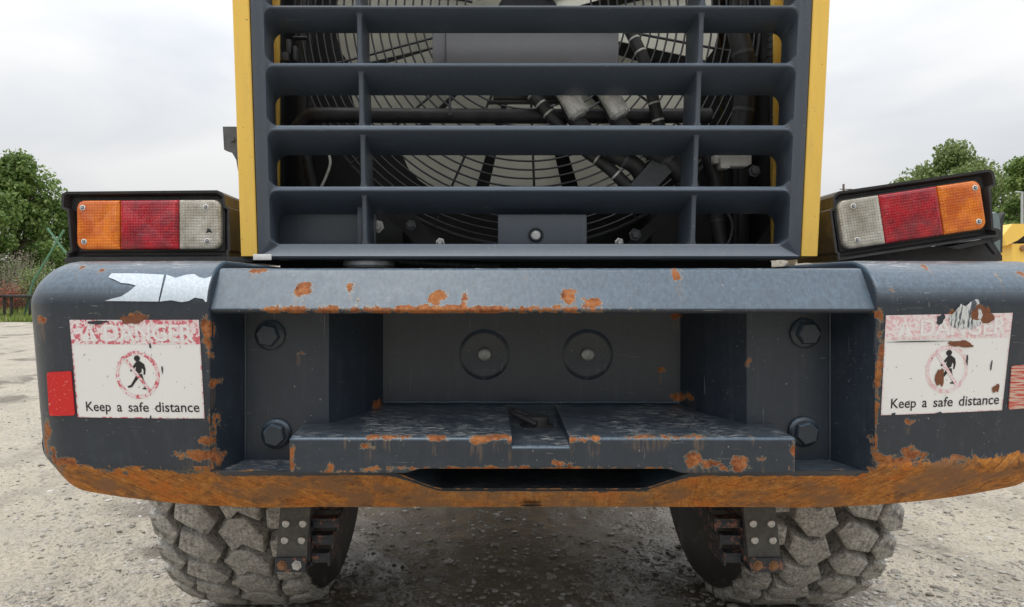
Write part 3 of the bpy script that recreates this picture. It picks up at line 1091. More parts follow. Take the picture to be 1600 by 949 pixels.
def opening_loop(zlo, zhi, grow, depth, drop=0.0, seg=5):
    """rounded rectangle, bottom-left corner first, anticlockwise seen from behind; returns points + the side each edge lies on"""
    r = max(0.004, RC + grow)
    x1, z0, z1 = XR + grow, zlo - grow, zhi + grow - drop
    pts = []
    for cx, cz, a0 in ((x1 - r, z1 - r, 0), (-x1 + r, z1 - r, 90), (-x1 + r, z0 + r, 180), (x1 - r, z0 + r, 270)):
        for k in range(seg + 1):
            a = R(a0 + 90 * k / seg)
            x, z = cx + r * math.cos(a), cz + r * math.sin(a)
            pts.append(Vector((wx(x), gD(z) + depth * (0.4 if depth < 0.1 and z > (z0 + z1) / 2 else 1) + (0.021 * (1 - smooth01((z - z0) / 0.05)) * (1 - smooth01((abs(x) - (x1 - r)) / r)) if depth < 0.1 else 0), z)))
    return pts


SEG = 5
EDGE = 0.0055
steps_ = [(EDGE, 0.0), (EDGE * 0.62, 0.0009), (EDGE * 0.29, 0.0035), (0.002, 0.0075), (0.0, 0.0125)]
frame = MB()
slat = [MB() for _ in range(len(ROWS) + 1)]
for i, (zl, zh) in enumerate(ROWS):
    loops = [opening_loop(zl, zh, g, d) for g, d in steps_] + [opening_loop(zl, zh, 0.016, 0.155, DROP[i] + 0.020)]
    n = len(loops[0])
    top_edge = SEG            # edge from corner 0 to corner 1 runs along the top
    bot_edge = 3 * (SEG + 1) - 1
    for a, b in zip(loops, loops[1:]):
        for j in range(n):
            k = (j + 1) % n
            q = [a[j], a[k], b[k], b[j]]
            tgt = slat[i + 1] if j == top_edge else (slat[i] if j == bot_edge else frame)
            tgt.add(q, [(0, 1, 2, 3)])
xf = XR + EDGE - (RC + EDGE)     # inner end of the corner arcs
zs = [ZG0] + [z for r in ROWS for z in (r[0] - EDGE, r[1] + EDGE)] + [ZG1]
# slat faces between two openings
for i in range(len(ROWS) + 1):
    z0 = ROWS[i - 1][1] + EDGE if i > 0 else ZG0
    z1 = ROWS[i][0] - EDGE if i < len(ROWS) else ZG1
    slat[i].add([Vector((wx(s * xf), gD(z) + (0.021 if z == z1 and i < len(ROWS) else 0), z)) for s, z in ((-1, z0), (1, z0), (1, z1), (-1, z1))], [(0, 1, 2, 3)])
    if i == 0:   # rolled lower edge
        pr = [(0, 0), (0.003, -0.006), (0.012, -0.010), (0.05, -0.010)]
        for (d0, e0), (d1, e1) in zip(pr, pr[1:]):
            slat[0].add([Vector((wx(s * xf), gD(ZG0) + d, ZG0 + e)) for s, d, e in ((-1, d0, e0), (1, d0, e0), (1, d1, e1), (-1, d1, e1))], [(0, 1, 2, 3)])
# frame faces left and right
XF = 0.826
for s in (-1, 1):
    poly = [(s * XF, ZG0), (s * XF, ZG1), (s * xf, ZG1)]
    dep = [gD(ZG0), gD(ZG1), gD(ZG1)]
    for i in range(len(ROWS) - 1, -1, -1):
        lp = opening_loop(*ROWS[i], EDGE, 0)
        pts = [(p.x - X0, p.z, p.y) for p in lp]
        S1 = SEG + 1
        if s > 0:
            seq = pts[0:S1][::-1] + pts[3 * S1:4 * S1][::-1]
        else:
            seq = pts[S1:3 * S1]
        poly += [(a, b) for a, b, c in seq]
        dep += [c for a, b, c in seq]
    poly += [(s * xf, ZG0)]
    dep += [gD(ZG0)]
    tri = tessellate_polygon([[Vector((a, b, 0)) for a, b in poly]])
    frame.add([Vector((wx(a), c, b)) for (a, b), c in zip(poly, dep)], [tuple(t) for t in tri])
    # rolled outer edge
    pr = [(0, 0), (0.002, 0.003), (0.008, 0.005), (0.06, 0.005)]
    for (d0, e0), (d1, e1) in zip(pr, pr[1:]):
        frame.add([Vector((wx(s * (XF + e)), gD(z) + d, z)) for d, e, z in ((d0, e0, ZG0), (d0, e0, ZG1), (d1, e1, ZG1), (d1, e1, ZG0))], [(0, 1, 2, 3)])
    pr = [(0, 0), (0.003, -0.006), (0.012, -0.010), (0.05, -0.010)]
    for (d0, e0), (d1, e1) in zip(pr, pr[1:]):
        frame.add([Vector((wx(x), gD(ZG0) + d, ZG0 + e)) for x, d, e in ((s * xf, d0, e0), (s * XF, d0, e0), (s * XF, d1, e1), (s * xf, d1, e1))], [(0, 1, 2, 3)])
for mb in (slat[0], slat[-1]):
    frame.add(mb.v, mb.f)
grille = frame.build('grille', M['plastic'], loader, LO, 50)
for mb in slat[1:-1]:
    mb.build('slat', M['plastic'], grille, LO, 50)
# short upright dividers in every opening
for i, (zl, zh) in enumerate(ROWS):
    for s in (-1, 1):
        xd = s * (0.512 - 0.002 * (3 - i))
        mb = MB()
        lps = []
        for z, fl in ((zl - 0.006, 0.006), (zl + 0.006, 0.001), (zl + 0.016, 0), (zh - 0.016, 0), (zh - 0.004, 0.004), (zh + 0.006, 0.010)):
            pr = [(-0.0115 - fl, 0.152), (-0.0085 - fl, 0.032 + fl), (-0.0065 - fl, 0.026), (-0.003, 0.0235), (0.003, 0.0235), (0.0065 + fl, 0.026), (0.0085 + fl, 0.032 + fl), (0.0115 + fl, 0.152)]
            lps.append([Vector((wx(xd + a), gD(z) + b, z)) for a, b in pr])
        mb.loft(lps, False)
        mb.build('divider', M['plastic'], grille, LO, 50)
# closed pocket, bottom left opening
pk = MB()
zl, zh = ROWS[0]
pk.box((wx(-0.65), gD(1.5) + 0.165, 1.54), (0.32, 0.02, 0.16), 0.006)
pk.box((wx(-0.532), gD(1.5) + 0.13, 1.53), (0.02, 0.07, 0.14), 0.004)
pk.build('pocket_panel', M['plastic'], grille, LO)
# latch plate with its screw, bottom middle
lp_ = MB()
a, b = P(778, 335, 2.335), P(917, 390, 2.335)
lp_.box(((a.x + b.x) / 2, 2.345, (a.z + b.z) / 2), (b.x - a.x, 0.02, a.z - b.z), 0.004)
lp_.box(((a.x + b.x) / 2, 2.39, a.z - 0.004), (b.x - a.x, 0.10, 0.008), 0.002)
latch = lp_.build('latch_plate', M['plastic'], grille, LO)
sc = MB()
v = P(837, 368, 2.334)
sc.lathe([(0.026, 0.004), (0.026, -0.002), (0.021, -0.003), (0.021, 0.001), (0.017, 0.001)], v, (0, 1, 0), 28, 0)
sc.lathe([(0.017, 0.0), (0.017, -0.006), (0.013, -0.011), (0.0, -0.012)], v, (0, 1, 0), 24, 1)
sc.build('latch_screw', [M['chip_dark'], M['zinc']], grille, LO)

# yellow hood panels either side, roof of the hood, engine bay
for s in (-1, 1):
    mb = MB()
    for zlo, zhi, yb in ((ZG0, ZG1 + 0.1, 5.0),):
        prof = [(0.8325, 0.030), (0.8325, 0.003), (0.8355, 0.0), (0.879, 0.0), (0.8825, 0.004), (0.884, 0.03), (0.884, yb - 2.2), (0.872, yb - 2.2), (0.872, 0.03)]
        lps = []
        for z in np.linspace(zlo, zhi, 12):
            lps.append([Vector((wx(s * x), gD(z) + d, z)) for x, d in prof])
        mb.loft(lps, True, True, True)
        # inner flange behind the grille
        mb.box((wx(s * 0.831), 2.445, (zlo + zhi) / 2), (0.026, 0.03, zhi - zlo), 0.003)
    mb.build('hood_side_panel', M['yellow'], loader, LO)
for s in (-1, 1):
    ln_ = MB()
    ln_.box((wx(s * 0.857), 2.78, 2.08), (0.024, 0.50, 1.28), 0.004)
    ln_.build('insulation_liner', M['bay'], loader, LO)
hd = MB()
hd.box((wx(0), 3.82, ZG1 + 0.11), (1.76, 2.1, 0.04), 0.015)
hd.build('hood_roof', M['yellow'], loader, LO)
bay = MB()
bay.box((wx(0), 3.05, 2.0), (1.66, 0.06, 1.6))
bay.box((wx(0), 2.75, 1.20), (1.66, 0.62, 0.03))
bay.box((wx(-0.60), 2.78, 1.43), (0.35, 0.25, 0.4), 0.02)
bay.box((wx(0.62), 2.82, 1.45), (0.30, 0.25, 0.46), 0.02)
bay.build('engine_bay', M['bay'], loader, LO)
ch = MB()
ch.box((wx(0), 4.6, 0.98), (1.0, 4.2, 0.42), 0.03)
ch.box((wx(0), 4.4, 1.25), (1.7, 3.6, 0.16), 0.03)
ch.box((wx(0), 4.4, 1.9), (1.5, 2.4, 1.4), 0.05)
ch.build('chassis', M['black'], loader, LO)

cabm = MB()
cabm.box((wx(0), 5.75, 2.35), (1.5, 1.5, 1.9), 0.08)
cabm.build('cab', M['black'], loader, LO)
bk = MB()
bk.prism([(wx(-1.32), 0.12), (wx(1.32), 0.12), (wx(1.32), 1.15), (wx(-1.32), 1.15)], 8.3, 9.4)
bk.build('bucket', M['yellow'], loader, LO)
ff = MB()
ff.box((wx(0), 7.2, 0.85), (1.1, 1.8, 0.7), 0.05)
ff.box((wx(0), 7.0, 0.75), (1.9, 0.3, 0.3), 0.05)
ff.build('front_frame', M['black'], loader, LO)

# cooling fan with wire guard
FC = P(825, 20, 2.60)
fan = MB()
fan.lathe([(0.13, -0.03), (0.13, 0.06), (0.05, 0.07)], FC + Vector((0, 0.13, 0)), (0, 1, 0), 32)
fan_o = fan.build('cooling_fan', M['bay'], loader, LO)
for k in range(12):
    a0 = R(-90 + 30 * k)
    mb = MB()
    g = []
    for i in range(9):
        r = 0.12 + (0.70 - 0.12) * i / 8
        row = []
        for j in range(7):
            q = (j / 6 - 0.5)
            wdt = R(25.5 if i > 2 else 28)
            a = a0 + q * wdt
            rr = r - (0.035 * (abs(q) * 2) ** 3 if i == 8 else 0)
            row.append(FC + Vector((math.cos(a) * rr, 0.10 + 0.055 * q * (1 + 0.3 * i / 8) + 0.015 * (q * q), math.sin(a) * rr)))
        g.append(row)
    back = [[p + Vector((0, 0.006, 0)) for p in row] for row in g]
    mb.loft(g, False)
    mb.loft(back, False)
    rim = [r[0] for r in g] + g[-1][1:] + [r[-1] for r in g[::-1]][1:]
    rimb = [p + Vector((0, 0.006, 0)) for p in rim]
    mb.loft([rim, rimb], False)
    mb.build('fan_blade', M['blade'], fan_o, LO, 40)
gd = MB()
gd.tube([FC + Vector((math.cos(a) * 0.825, 0.01, math.sin(a) * 0.825)) for a in np.linspace(0, 2 * math.pi, 96, endpoint=False)], 0.007, 8, closed=True)
guard = gd.build('fan_guard', M['wire'], loader, LO)
rr_ = 0.802
while rr_ > 0.22:
    mb = MB()
    mb.tube([FC + Vector((math.cos(a) * rr_, -0.012 + 0.02 * (rr_ - 0.5), math.sin(a) * rr_)) for a in np.linspace(0, 2 * math.pi, 96, endpoint=False)], 0.0036, 6, closed=True)
    mb.build('guard_ring', M['wire'], guard, LO, 60)
    rr_ -= 0.0305 if rr_ < 0.66 else 0.0255
for k in range(14):
    a = R(-90 + 360 / 14 * k + 2)
    mb = MB()
    mb.tube([FC + Vector((math.cos(a) * r, 0.0, math.sin(a) * r)) for r in (0.2, 0.5, 0.82)], 0.0048, 6)
    mb.build('guard_spoke', M['wire'], guard, LO, 60)


def hose(name, pts, r, mk, clamps=(), parent=None, cr=1.10, cmk='zinc', seg=14):
    pts = [P(*p) for p in pts]
    # smooth through the points
    path = []
    n = len(pts)
    for i in range(n - 1):
        p0, p1, p2, p3 = pts[max(i - 1, 0)], pts[i], pts[i + 1], pts[min(i + 2, n - 1)]
        for k in range(8):
            t = k / 8
            path.append(0.5 * ((2 * p1) + (p2 - p0) * t + (2 * p0 - 5 * p1 + 4 * p2 - p3) * t * t + (3 * p1 - p0 - 3 * p2 + p3) * t ** 3))
    path.append(pts[-1])
    mb = MB()
    mb.tube(path, r, seg)
    o = mb.build(name, M[mk], parent or loader, LO)
    for c in clamps:
        q = max(1, min(len(path) - 2, int(c * (len(path) - 1))))
        t = (path[q + 1] - path[q - 1]).normalized()
        mb = MB()
        w_ = r * 0.16
        mb.lathe([(r * 0.98, -w_), (r * cr, -w_), (r * cr, w_), (r * 0.98, w_)], path[q], t, seg)
        mb.build('hose_clamp', M[cmk], o, LO)
    return o


px2m = 2.5 / F
o = hose('coolant_pipe', [(455, 215, 2.52), (480, 184, 2.5), (510, 180, 2.48), (620, 181, 2.48), (850, 182, 2.48), (1110, 181, 2.5)], 11.5 * px2m, 'rubber')
tb = MB()
tb.tube([P(703, 140, 2.47), P(703, 176, 2.46)], 0.004, 8)
tb.box(P(703, 178, 2.455), (0.022, 0.02, 0.018), 0.005)
tb.build('pipe_bracket', M['bracket'], o, LO)
hose('hose', [(822, 135, 2.46), (842, 160, 2.45), (868, 190, 2.44), (905, 228, 2.43), (950, 262, 2.42), (995, 305, 2.42)], 9.5 * px2m, 'rubber', (0.14, 0.24, 0.34, 0.62, 0.74, 0.86), cr=1.06, cmk='alu')
for i, dx in enumerate((0, 65)):
    o = hose('hose', [(862 + dx, 110, 2.44), (885 + dx, 155, 2.43), (905 + dx, 195, 2.42), (950 + dx, 235, 2.41), (995 + dx * .9, 262, 2.43), (1010 + dx, 300, 2.46)], 13 * px2m, 'rubber', (0.6, 0.72), cr=1.05, cmk='bracket')
    mb = MB()
    a, b = P(880 + dx, 138, 2.40), P(910 + dx, 190, 2.385)
    t = (b - a)
    mb.tube([a, a + t * 0.05, a + t * 0.1, a + t * 0.78, a + t * 0.80, a + t * 0.86], [0.030, 0.033, 0.031, 0.033, 0.030, 0.024], 12)
    for q in range(4):
        an = q * 0.8 - 0.9
        off = Vector((math.sin(an) * 0.033, -math.cos(an) * 0.033, 0.006 * math.sin(an)))
        mb.tube([a + t * 0.1 + off, a + t * 0.75 + off], 0.0035, 6)
    mb.build('hose_coupling', M['alu'], o, LO)
hose('hose', [(980, 40, 2.47), (995, 70, 2.45), (1006, 95, 2.44), (1018, 145, 2.43), (1028, 188, 2.43), (1036, 225, 2.44)], 9 * px2m, 'rubber', (0.15, 0.3, 0.55, 0.68, 0.82), cr=1.05, cmk='alu')
hose('hose', [(1150, 40, 2.46), (1160, 80, 2.45), (1165, 110, 2.45), (1163, 165, 2.45), (1150, 225, 2.46)], 16 * px2m, 'rubber', (0.3, 0.48, 0.62, 0.8), cr=1.04, cmk='bracket')
hose('hose', [(1020, 230, 2.44), (1050, 255, 2.42), (1072, 280, 2.42), (1090, 320, 2.45)], 15 * px2m, 'rubber', (0.3, 0.7), cr=1.05, cmk='bracket')
hose('hose', [(1105, 240, 2.48), (1118, 290, 2.5), (1120, 345, 2.5), (1130, 400, 2.5)], 11 * px2m, 'rubber', (0.4, 0.7), cr=1.06, cmk='bracket')
hose('cable', [(512, 235, 2.46), (516, 255, 2.45), (508, 280, 2.45), (498, 300, 2.46)], 0.0045, 'white')
hose('cable', [(1135, 330, 2.48), (1144, 350, 2.47), (1140, 375, 2.47), (1128, 392, 2.47)], 0.004, 'bracket')
hose('corrugated_hose', [(478, 235, 2.52), (484, 270, 2.52), (495, 310, 2.52)], 0.016, 'rubber', [i / 12 for i in range(1, 12)], cr=1.15, cmk='rubber')
hose('corrugated_hose', [(1208, 40, 2.45), (1204, 120, 2.45), (1206, 170, 2.45), (1210, 230, 2.45)], 0.014, 'rubber', [i / 22 for i in range(1, 22)], cr=1.15, cmk='rubber')
# diagonal bracket bar, white connector, big grey panel in front of the fan, small fittings
db = MB()
db.prism([(P(px, py, 2.40).x, P(px, py, 2.40).z) for px, py in ((1030, 238), (1078, 238), (1020, 300), (975, 300))], 2.40, 2.425)
db.build('diagonal_bracket', M['bracket'], loader, LO)
cn = MB()
a, b = P(1122, 241, 2.44), P(1166, 262, 2.44)
cn.box((a + b) / 2, (b.x - a.x, 0.05, a.z - b.z), 0.006)
cn.box(P(1117, 250, 2.44), (0.016, 0.035, 0.028), 0.004)
cn.box(P(1169, 251, 2.44), (0.014, 0.03, 0.032), 0.004)
cn.box(P(1130, 262, 2.435), (0.03, 0.05, 0.012), 0.003)
cn.build('cable_connector', M['white'], loader, LO)
pn = MB()
a, b = P(697, 42, 2.44), P(967, 110, 2.44)
pn.box(((a.x + b.x) / 2, 2.455, (a.z + b.z) / 2), (b.x - a.x, 0.03, a.z - b.z), 0.004)
a2 = P(676, 42, 2.47), P(697, 110, 2.47)
pn.box(((a2[0].x + a2[1].x) / 2, 2.475, (a2[0].z + a2[1].z) / 2), (a2[1].x - a2[0].x, 0.03, a2[0].z - a2[1].z), 0.003)
pn.prism([(P(px, py, 2.436).x, P(px, py, 2.436).z) for px, py in ((888, 96), (948, 50), (966, 46), (966, 110), (888, 110))], 2.434, 2.444)
pn.build('front_cover_panel', M['panel'], loader, LO)
br = MB()
br.box(P(830, 152, 2.52), (0.26, 0.04, 0.025), 0.006)
br.box(P(830, 160, 2.50), (0.30, 0.03, 0.010), 0.003)
br.build('cross_brace', M['black'], loader, LO)
for px, py, mk, r in ((590, 354, 'alu', 0.015), (688, 379, 'zinc', 0.010), (967, 379, 'zinc', 0.010), (992, 367, 'bracket', 0.014), (1178, 268, 'bracket', 0.014), (642, 352, 'bracket', 0.012), (1211, 338, 'rustbolt', 0.008)):
    mb = MB()
    v = P(px, py, 2.43)
    mb.lathe([(r * 1.5, 0.0), (r * 1.5, -0.006), (r, -0.007), (r, -0.018), (r * 0.8, -0.021), (0, -0.021)], v, (0, 1, 0), 6 if r < .02 else 20)
    mb.build('bay_bolt', M[mk], loader, LO)
fr = MB()
for s in (-1, 1):
    fr = MB()
    fr.box((wx(s * 0.78), 2.62, 2.0), (0.035, 0.05, 1.5), 0.004)
    fr.box((wx(s * 0.7565), 2.63, 2.0), (0.02, 0.05, 1.5), 0.003)
    fr.build('bay_post', M['bay'], loader, LO)
fr = MB()
fr.prism([(P(px, py, 2.50).x, P(px, py, 2.50).z) for px, py in ((600, 335), (648, 335), (690, 385), (655, 385))], 2.49, 2.51)
fr.build('fan_strut', M['bay'], loader, LO)
fr = MB()
fr.prism([(P(px, py, 2.50).x, P(px, py, 2.50).z) for px, py in ((1028, 335), (1050, 335), (1000, 385), (975, 385))], 2.49, 2.51)
fr.build('fan_strut', M['bay'], loader, LO)
fr = MB()
fr.prism([(P(px, py, 2.46).x, P(px, py, 2.46).z) for px, py in ((1212, 340), (1216, 338), (1216, 385), (1180, 385))], 2.455, 2.47)
fr.build('gusset', M['bay'], loader, LO)
fit = MB()
for px, py, sx, sz in ((452, 75, 0.016, 0.05), (446, 90, 0.03, 0.03), (462, 85, 0.012, 0.05), (470, 60, 0.05, 0.006)):
    fit.box(P(px, py, 2.5), (sx, 0.03, sz), 0.003)
fit.build('sensor_fitting', M['bracket'], loader, LO)

# dull metal filler cap in the gap under the grille, scrap of label, conduit
fc = MB()
v = P(578, 419, 2.36)
fc.lathe([(0.076, 0.0), (0.084, 0.008), (0.084, 0.020), (0.074, 0.030), (0.045, 0.032), (0.040, 0.040), (0.030, 0.042), (0, 0.042)], v, (0, 0, 1), 40)
fc.build('filler_cap', M['capmetal'], loader, LO)
sl = MB()
a = P(410, 402, 2.22)
sl.box(a, (0.055, 0.004, 0.018), 0.001)
sl.build('paper_scrap', M['white'], loader, LO)
hose('corrugated_hose', [(625, 408, 2.34), (700, 413, 2.34), (780, 416, 2.36)], 0.014, 'rubber', [i / 30 for i in range(1, 30)], cr=1.2, cmk='rubber')
gp = MB()
gp.box((wx(0), 2.44, 1.400), (1.62, 0.04, 0.06), 0.006)
gp.build('sill_rail', M['bay'], loader, LO)
# grey hinge bracket on the left side of the hood
hb = MB()
hb.prism([(P(px, py, 2.36).x, P(px, py, 2.36).z) for px, py in ((348, 198), (380, 198), (380, 300), (372, 268), (369, 250), (362, 238), (350, 234))], 2.36, 2.39)
hb.lathe([(0.008, 0), (0.008, -0.008), (0, -0.008)], P(364, 218, 2.36), (0, 1, 0), 10)
hb.build('hinge_bracket', M['bracket'], loader, LO)

# ---------------------------------------------------------------- tail lights
def tail_light(cx, cy, D, rot, mirror, label, depth):
    S = D / F
    L = P(cx, cy, D)
    s = -1 if mirror else 1
    outl = [(-123, 52.5), (-128, 50), (-131, 45), (-130.5, 26), (-122, 23), (-117, -40), (-123, -42), (-123, -53.5), (131, -53.5), (130, -44), (133, -40), (132, 26), (126, 29), (124, 46), (120, 50), (113, 53.5)]
    outl = [(a * S * s, b * S) for a, b in outl]
    if mirror: outl = outl[::-1]

    def ins(poly, d):
        n = len(poly)
        o = []
        for i in range(n):
            p, q, r = Vector(poly[i - 1]), Vector(poly[i]), Vector(poly[(i + 1) % n])
            t1, t2 = (q - p).normalized(), (r - q).normalized()
            nn = (Vector((-t1.y, t1.x)) + Vector((-t2.y, t2.x))).normalized()
            o.append(tuple(q + nn * d))
        return o
    Lp = lambda poly, y: [Vector((a, y, b)) for a, b in poly]
    hs = MB()
    sc = lambda poly, k: [(a * k, b * k) for a, b in poly]
    hs.loft([Lp(sc(outl, 0.985), depth), Lp(outl, 0.004), Lp(outl, 0.0)], True, True, False, 1)
    i1 = ins(outl, 0.008)
    i2 = [(max(-124 * S, min(124 * S, a * 0.96)), max(-47 * S, min(47 * S, b * 0.93))) for a, b in i1]
    hs.loft([Lp(outl, 0.0), Lp(i1, 0.001), Lp(i2, 0.030)], True, False, False, 0)
    hs.add(Lp(i2, 0.030), [tuple(range(len(i2)))], 0)
    hs.box((s * 6 * S, 0.026, 0), (232 * S, 0.012, 84 * S), 0.004)
    o = hs.build('tail_light', [M['black'], M['housing_side']], loader, smooth=30)
    o.location = L - LO
    o.rotation_euler = (0, -rot, 0)
    o['label'] = label
    # lenses: amber outside, red, clear inside
    segs = (('amber_lens', -106.5, -38.8, 'amber', (1, 0)), ('red_lens', -38.2, 53.0, 'red', (0, 0)), ('clear_lens', 53.6, 118.5, 'clear', (0, 1)))
    for nm, x0, x1, mk, rd in segs:
        mb = MB()
        poly = []
        h = 38.5
        for sx, sz, a0, r in ((1, 1, 0, rd[1]), (-1, 1, 90, rd[0]), (-1, -1, 180, rd[0]), (1, -1, 270, rd[1])):
            r = 12 if r else 1.5
            ccx, ccz = (x1 - r if sx > 0 else x0 + r), sz * (h - r)
            for k in range(6):
                a = R(a0 + 18 * k)
                poly.append(((ccx + r * math.cos(a)), (ccz + r * math.sin(a))))
        mx = (x0 + x1) / 2
        lps = []
        for g, y in ((0, 0.022), (0, 0.004), (0.6, 0.0), (2.2, -0.0025), (5.0, -0.0042)):
            kx, kz = 1 - g / (x1 - x0) * 2, 1 - g / h
            lps.append([Vector(((mx + (a - mx) * kx) * S * s, y, b * kz * S)) for a, b in poly])
        mb.loft(lps, True, True, True)
        mb.build(nm, M[mk], o, smooth=40)
    for px, pz in ((-96, 27), (-94, -26), (96, 27), (98, -26)):
        mb = MB()
        v = Vector((px * S * s, -0.004, pz * S))
        mb.lathe([(0.0085, 0.003), (0.0085, -0.002), (0.006, -0.003), (0.006, -0.001)], v, (0, 1, 0), 18, 1)
        mb.lathe([(0.0058, 0.0), (0.0052, -0.004), (0, -0.005)], v, (0, 1, 0), 14, 0)
        mb.box(v + Vector((0, -0.005, 0)), (0.007, 0.0012, 0.0014), 0, mi=1)
        mb.box(v + Vector((0, -0.005, 0)), (0.0014, 0.0012, 0.007), 0, mi=1)
        mb.build('lens_screw', [M['bracket'], M['white']], o, smooth=40)
    return o


tlo = tail_light(226.5, 351.5, 2.28, R(0.3), False, 'upright left tail light', 0.34)
hole = MB()
hole.prism([(a * 2.28 / F, b * 2.28 / F) for a, b in ((99, -6), (104, -9), (106, -13), (101, -12), (96, -13))], -0.0050, -0.0042)
hole.build('lens_hole', M['bay'], tlo)
tail_light(1431, 335, 2.27, R(8.6), True, 'right tail light knocked askew', 0.30)
tb = MB()
tb.prism([(P(px, py, 2.34).x, P(px, py, 2.34).z) for px, py in ((1300, 398), (1310, 392), (1490, 384), (1548, 372), (1566, 400), (1566, 408), (1300, 408))], 2.34, 2.5)
tb.prism([(P(px, py, 2.28).x, P(px, py, 2.28).z) for px, py in ((1482, 386), (1546, 372), (1560, 396), (1556, 398), (1542, 380), (1500, 389))], 2.28, 2.295)
tb.prism([(P(px, py, 2.29).x, P(px, py, 2.29).z) for px, py in ((1546, 372), (1551, 356), (1561, 358), (1566, 364), (1563, 374), (1552, 380))], 2.29, 2.33)
tb.build('bent_light_mount', M['black'], loader, LO)
tb = MB()
tb.prism([(P(px, py, 2.28).x, P(px, py, 2.28).z) for px, py in ((100, 404), (395, 401), (395, 410), (100, 411))], 2.28, 2.6)
tb.build('light_mount', M['black'], loader, LO)

# ---------------------------------------------------------------- rear wheels with lug tread
RT, WT = 0.762, 0.52
casing_prof = []     # (x from tyre middle, radius) across the tyre
for q, r in ((-0.20, 0.36), (-0.25, 0.44), (-0.272, 0.53), (-0.270, 0.61), (-0.252, 0.665), (-0.232, 0.690), (-0.20, 0.698), (-0.12, 0.704), (0, 0.706), (0.12, 0.704), (0.20, 0.698), (0.238, 0.700), (0.270, 0.672), (0.290, 0.61), (0.288, 0.53), (0.25, 0.44), (0.20, 0.36)):
    casing_prof.append((r, q))


def crown(v, top):
    """radius of the tread surface at distance v from the middle"""
    return (RT if top else 0.698) - 0.9 * max(0, abs(v) - 0.08) ** 2 * (1.0 if top else 0.6)


def lug(poly, seed):
    """one tread block: polygon (u round the tyre, v across), rounded shoulders and lumpy top"""
    rr = random.Random(seed)
    n = len(poly)
    # densify and round the outline
    pts = []
    for i in range(n):
        p, q, r = Vector(poly[i - 1]), Vector(poly[i]), Vector(poly[(i + 1) % n])
        a = q + (p - q).normalized() * min(0.006, (p - q).length * 0.35)
        b = q + (r - q).normalized() * min(0.006, (r - q).length * 0.35)
        for k in (0, 0.5, 1):
            pts.append((1 - k) ** 2 * a + 2 * k * (1 - k) * q + k * k * b)
    c = sum(pts, Vector((0, 0))) / len(pts)
    jit = [rr.uniform(-0.0025, 0.0025) for _ in pts]

    def ring(grow, h):
        out = []
        for p, j in zip(pts, jit):
            d = (p - c)
            q = c + d * (1 + (grow + j) / max(0.02, d.length))
            rad = crown(q.y, False) * (1 - h) + crown(q.y, True) * h if h <= 1 else crown(q.y, True)
            rad += (h > 0.9) * rr.uniform(-0.002, 0.002)
            a = q.x / RT
            out.append(Vector((q.y, math.cos(a) * rad, math.sin(a) * rad)))
        return out
    mb = MB()
    mb.loft([ring(0.006, -0.05), ring(0.003, 0.5), ring(0.0, 0.84), ring(-0.0015, 0.96), ring(-0.006, 1.0), ring(-0.026, 1.005)], True, False, True)
    return mb.mesh('tread_block', M['tread'], smooth=50)


NB = 34


def outline(c_v, pts, ku=1.02, kv=0.93):
    return [(u * ku, c_v + v * kv) for v, u in pts]


# lug outlines (across, round the tyre): outer shoulder, two interlocking crown rows, inner shoulder
LUGS = {
    'outer': (outline(-0.226, [(-0.058, -0.064), (0.014, -0.060), (0.060, 0.006), (0.019, 0.064), (-0.052, 0.024)]), 0.05),
    'left': (outline(-0.106, [(-0.064, -0.074), (0.033, -0.050), (0.082, 0.019), (0.041, 0.077), (-0.020, 0.040), (-0.083, 0.003)]), 0.55),
    'right': (outline(0.050, [(-0.033, -0.073), (0.022, -0.073), (0.085, -0.006), (0.081, 0.075), (-0.002, 0.040), (-0.043, 0.074), (-0.086, -0.017)]), 0.10),
    'inner': (outline(0.192, [(-0.048, -0.040), (0.030, -0.052), (0.050, 0.006), (0.034, 0.046), (-0.050, 0.030)], 1.12), 0.62),
}
rims = MB()
for q in (1,):
    rims.lathe([(0.10, -0.16), (0.30, -0.15), (0.37, -0.20), (0.38, 0.20), (0.30, 0.10), (0.10, 0.05)], (0, 0, 0), (1, 0, 0), 40)
rim_me = rims.mesh('rim', M['yellow'])
cs = MB()
cs.lathe(casing_prof, (0, 0, 0), (1, 0, 0), 96)
cas_me = cs.mesh('tyre', [M['casing'], M['sidewall']], smooth=60)
for pl in cas_me.polygons:
    if abs(pl.center.x) > 0.225:
        pl.material_index = 1
lugs = {k_: [lug(pl, i_ * 7 + len(k_)) for i_ in range(4)] for k_, (pl, ph) in LUGS.items()}
for s in (-1, 1):
    ty = inst('tyre', cas_me, loader, Vector((wx(-1.045 if s < 0 else 1.078), 3.30, 0.752)) - LO, (0, 0, 0 if s < 0 else math.pi))
    inst('rim', rim_me, ty, (0, 0, 0))
    for k in range(NB):
        for key, (pl_, ph) in LUGS.items():
            a = 2 * math.pi * (k + ph + (0.3 if s > 0 else 0)) / NB
            inst('tread_block', lugs[key][(k * 7 + len(key)) % 4], ty, (0, 0, 0), (a, 0, 0))
for s in (-1, 1):
    inst('tyre', cas_me, loader, Vector((wx(s * 1.035), 6.7, 0.752)) - LO, (0, 0, 0 if s < 0 else math.pi), (1, 1.06, 1.06))
ax = MB()
ax.tube([(wx(-0.8), 3.30, 0.752), (wx(0.8), 3.30, 0.752)], 0.13, 20)
ax.lathe([(0.15, -0.22), (0.24, -0.1), (0.26, 0), (0.24, 0.1), (0.15, 0.22)], (wx(0), 3.30, 0.752), (1, 0, 0), 28)
ax.build('axle', M['black'], loader, LO)

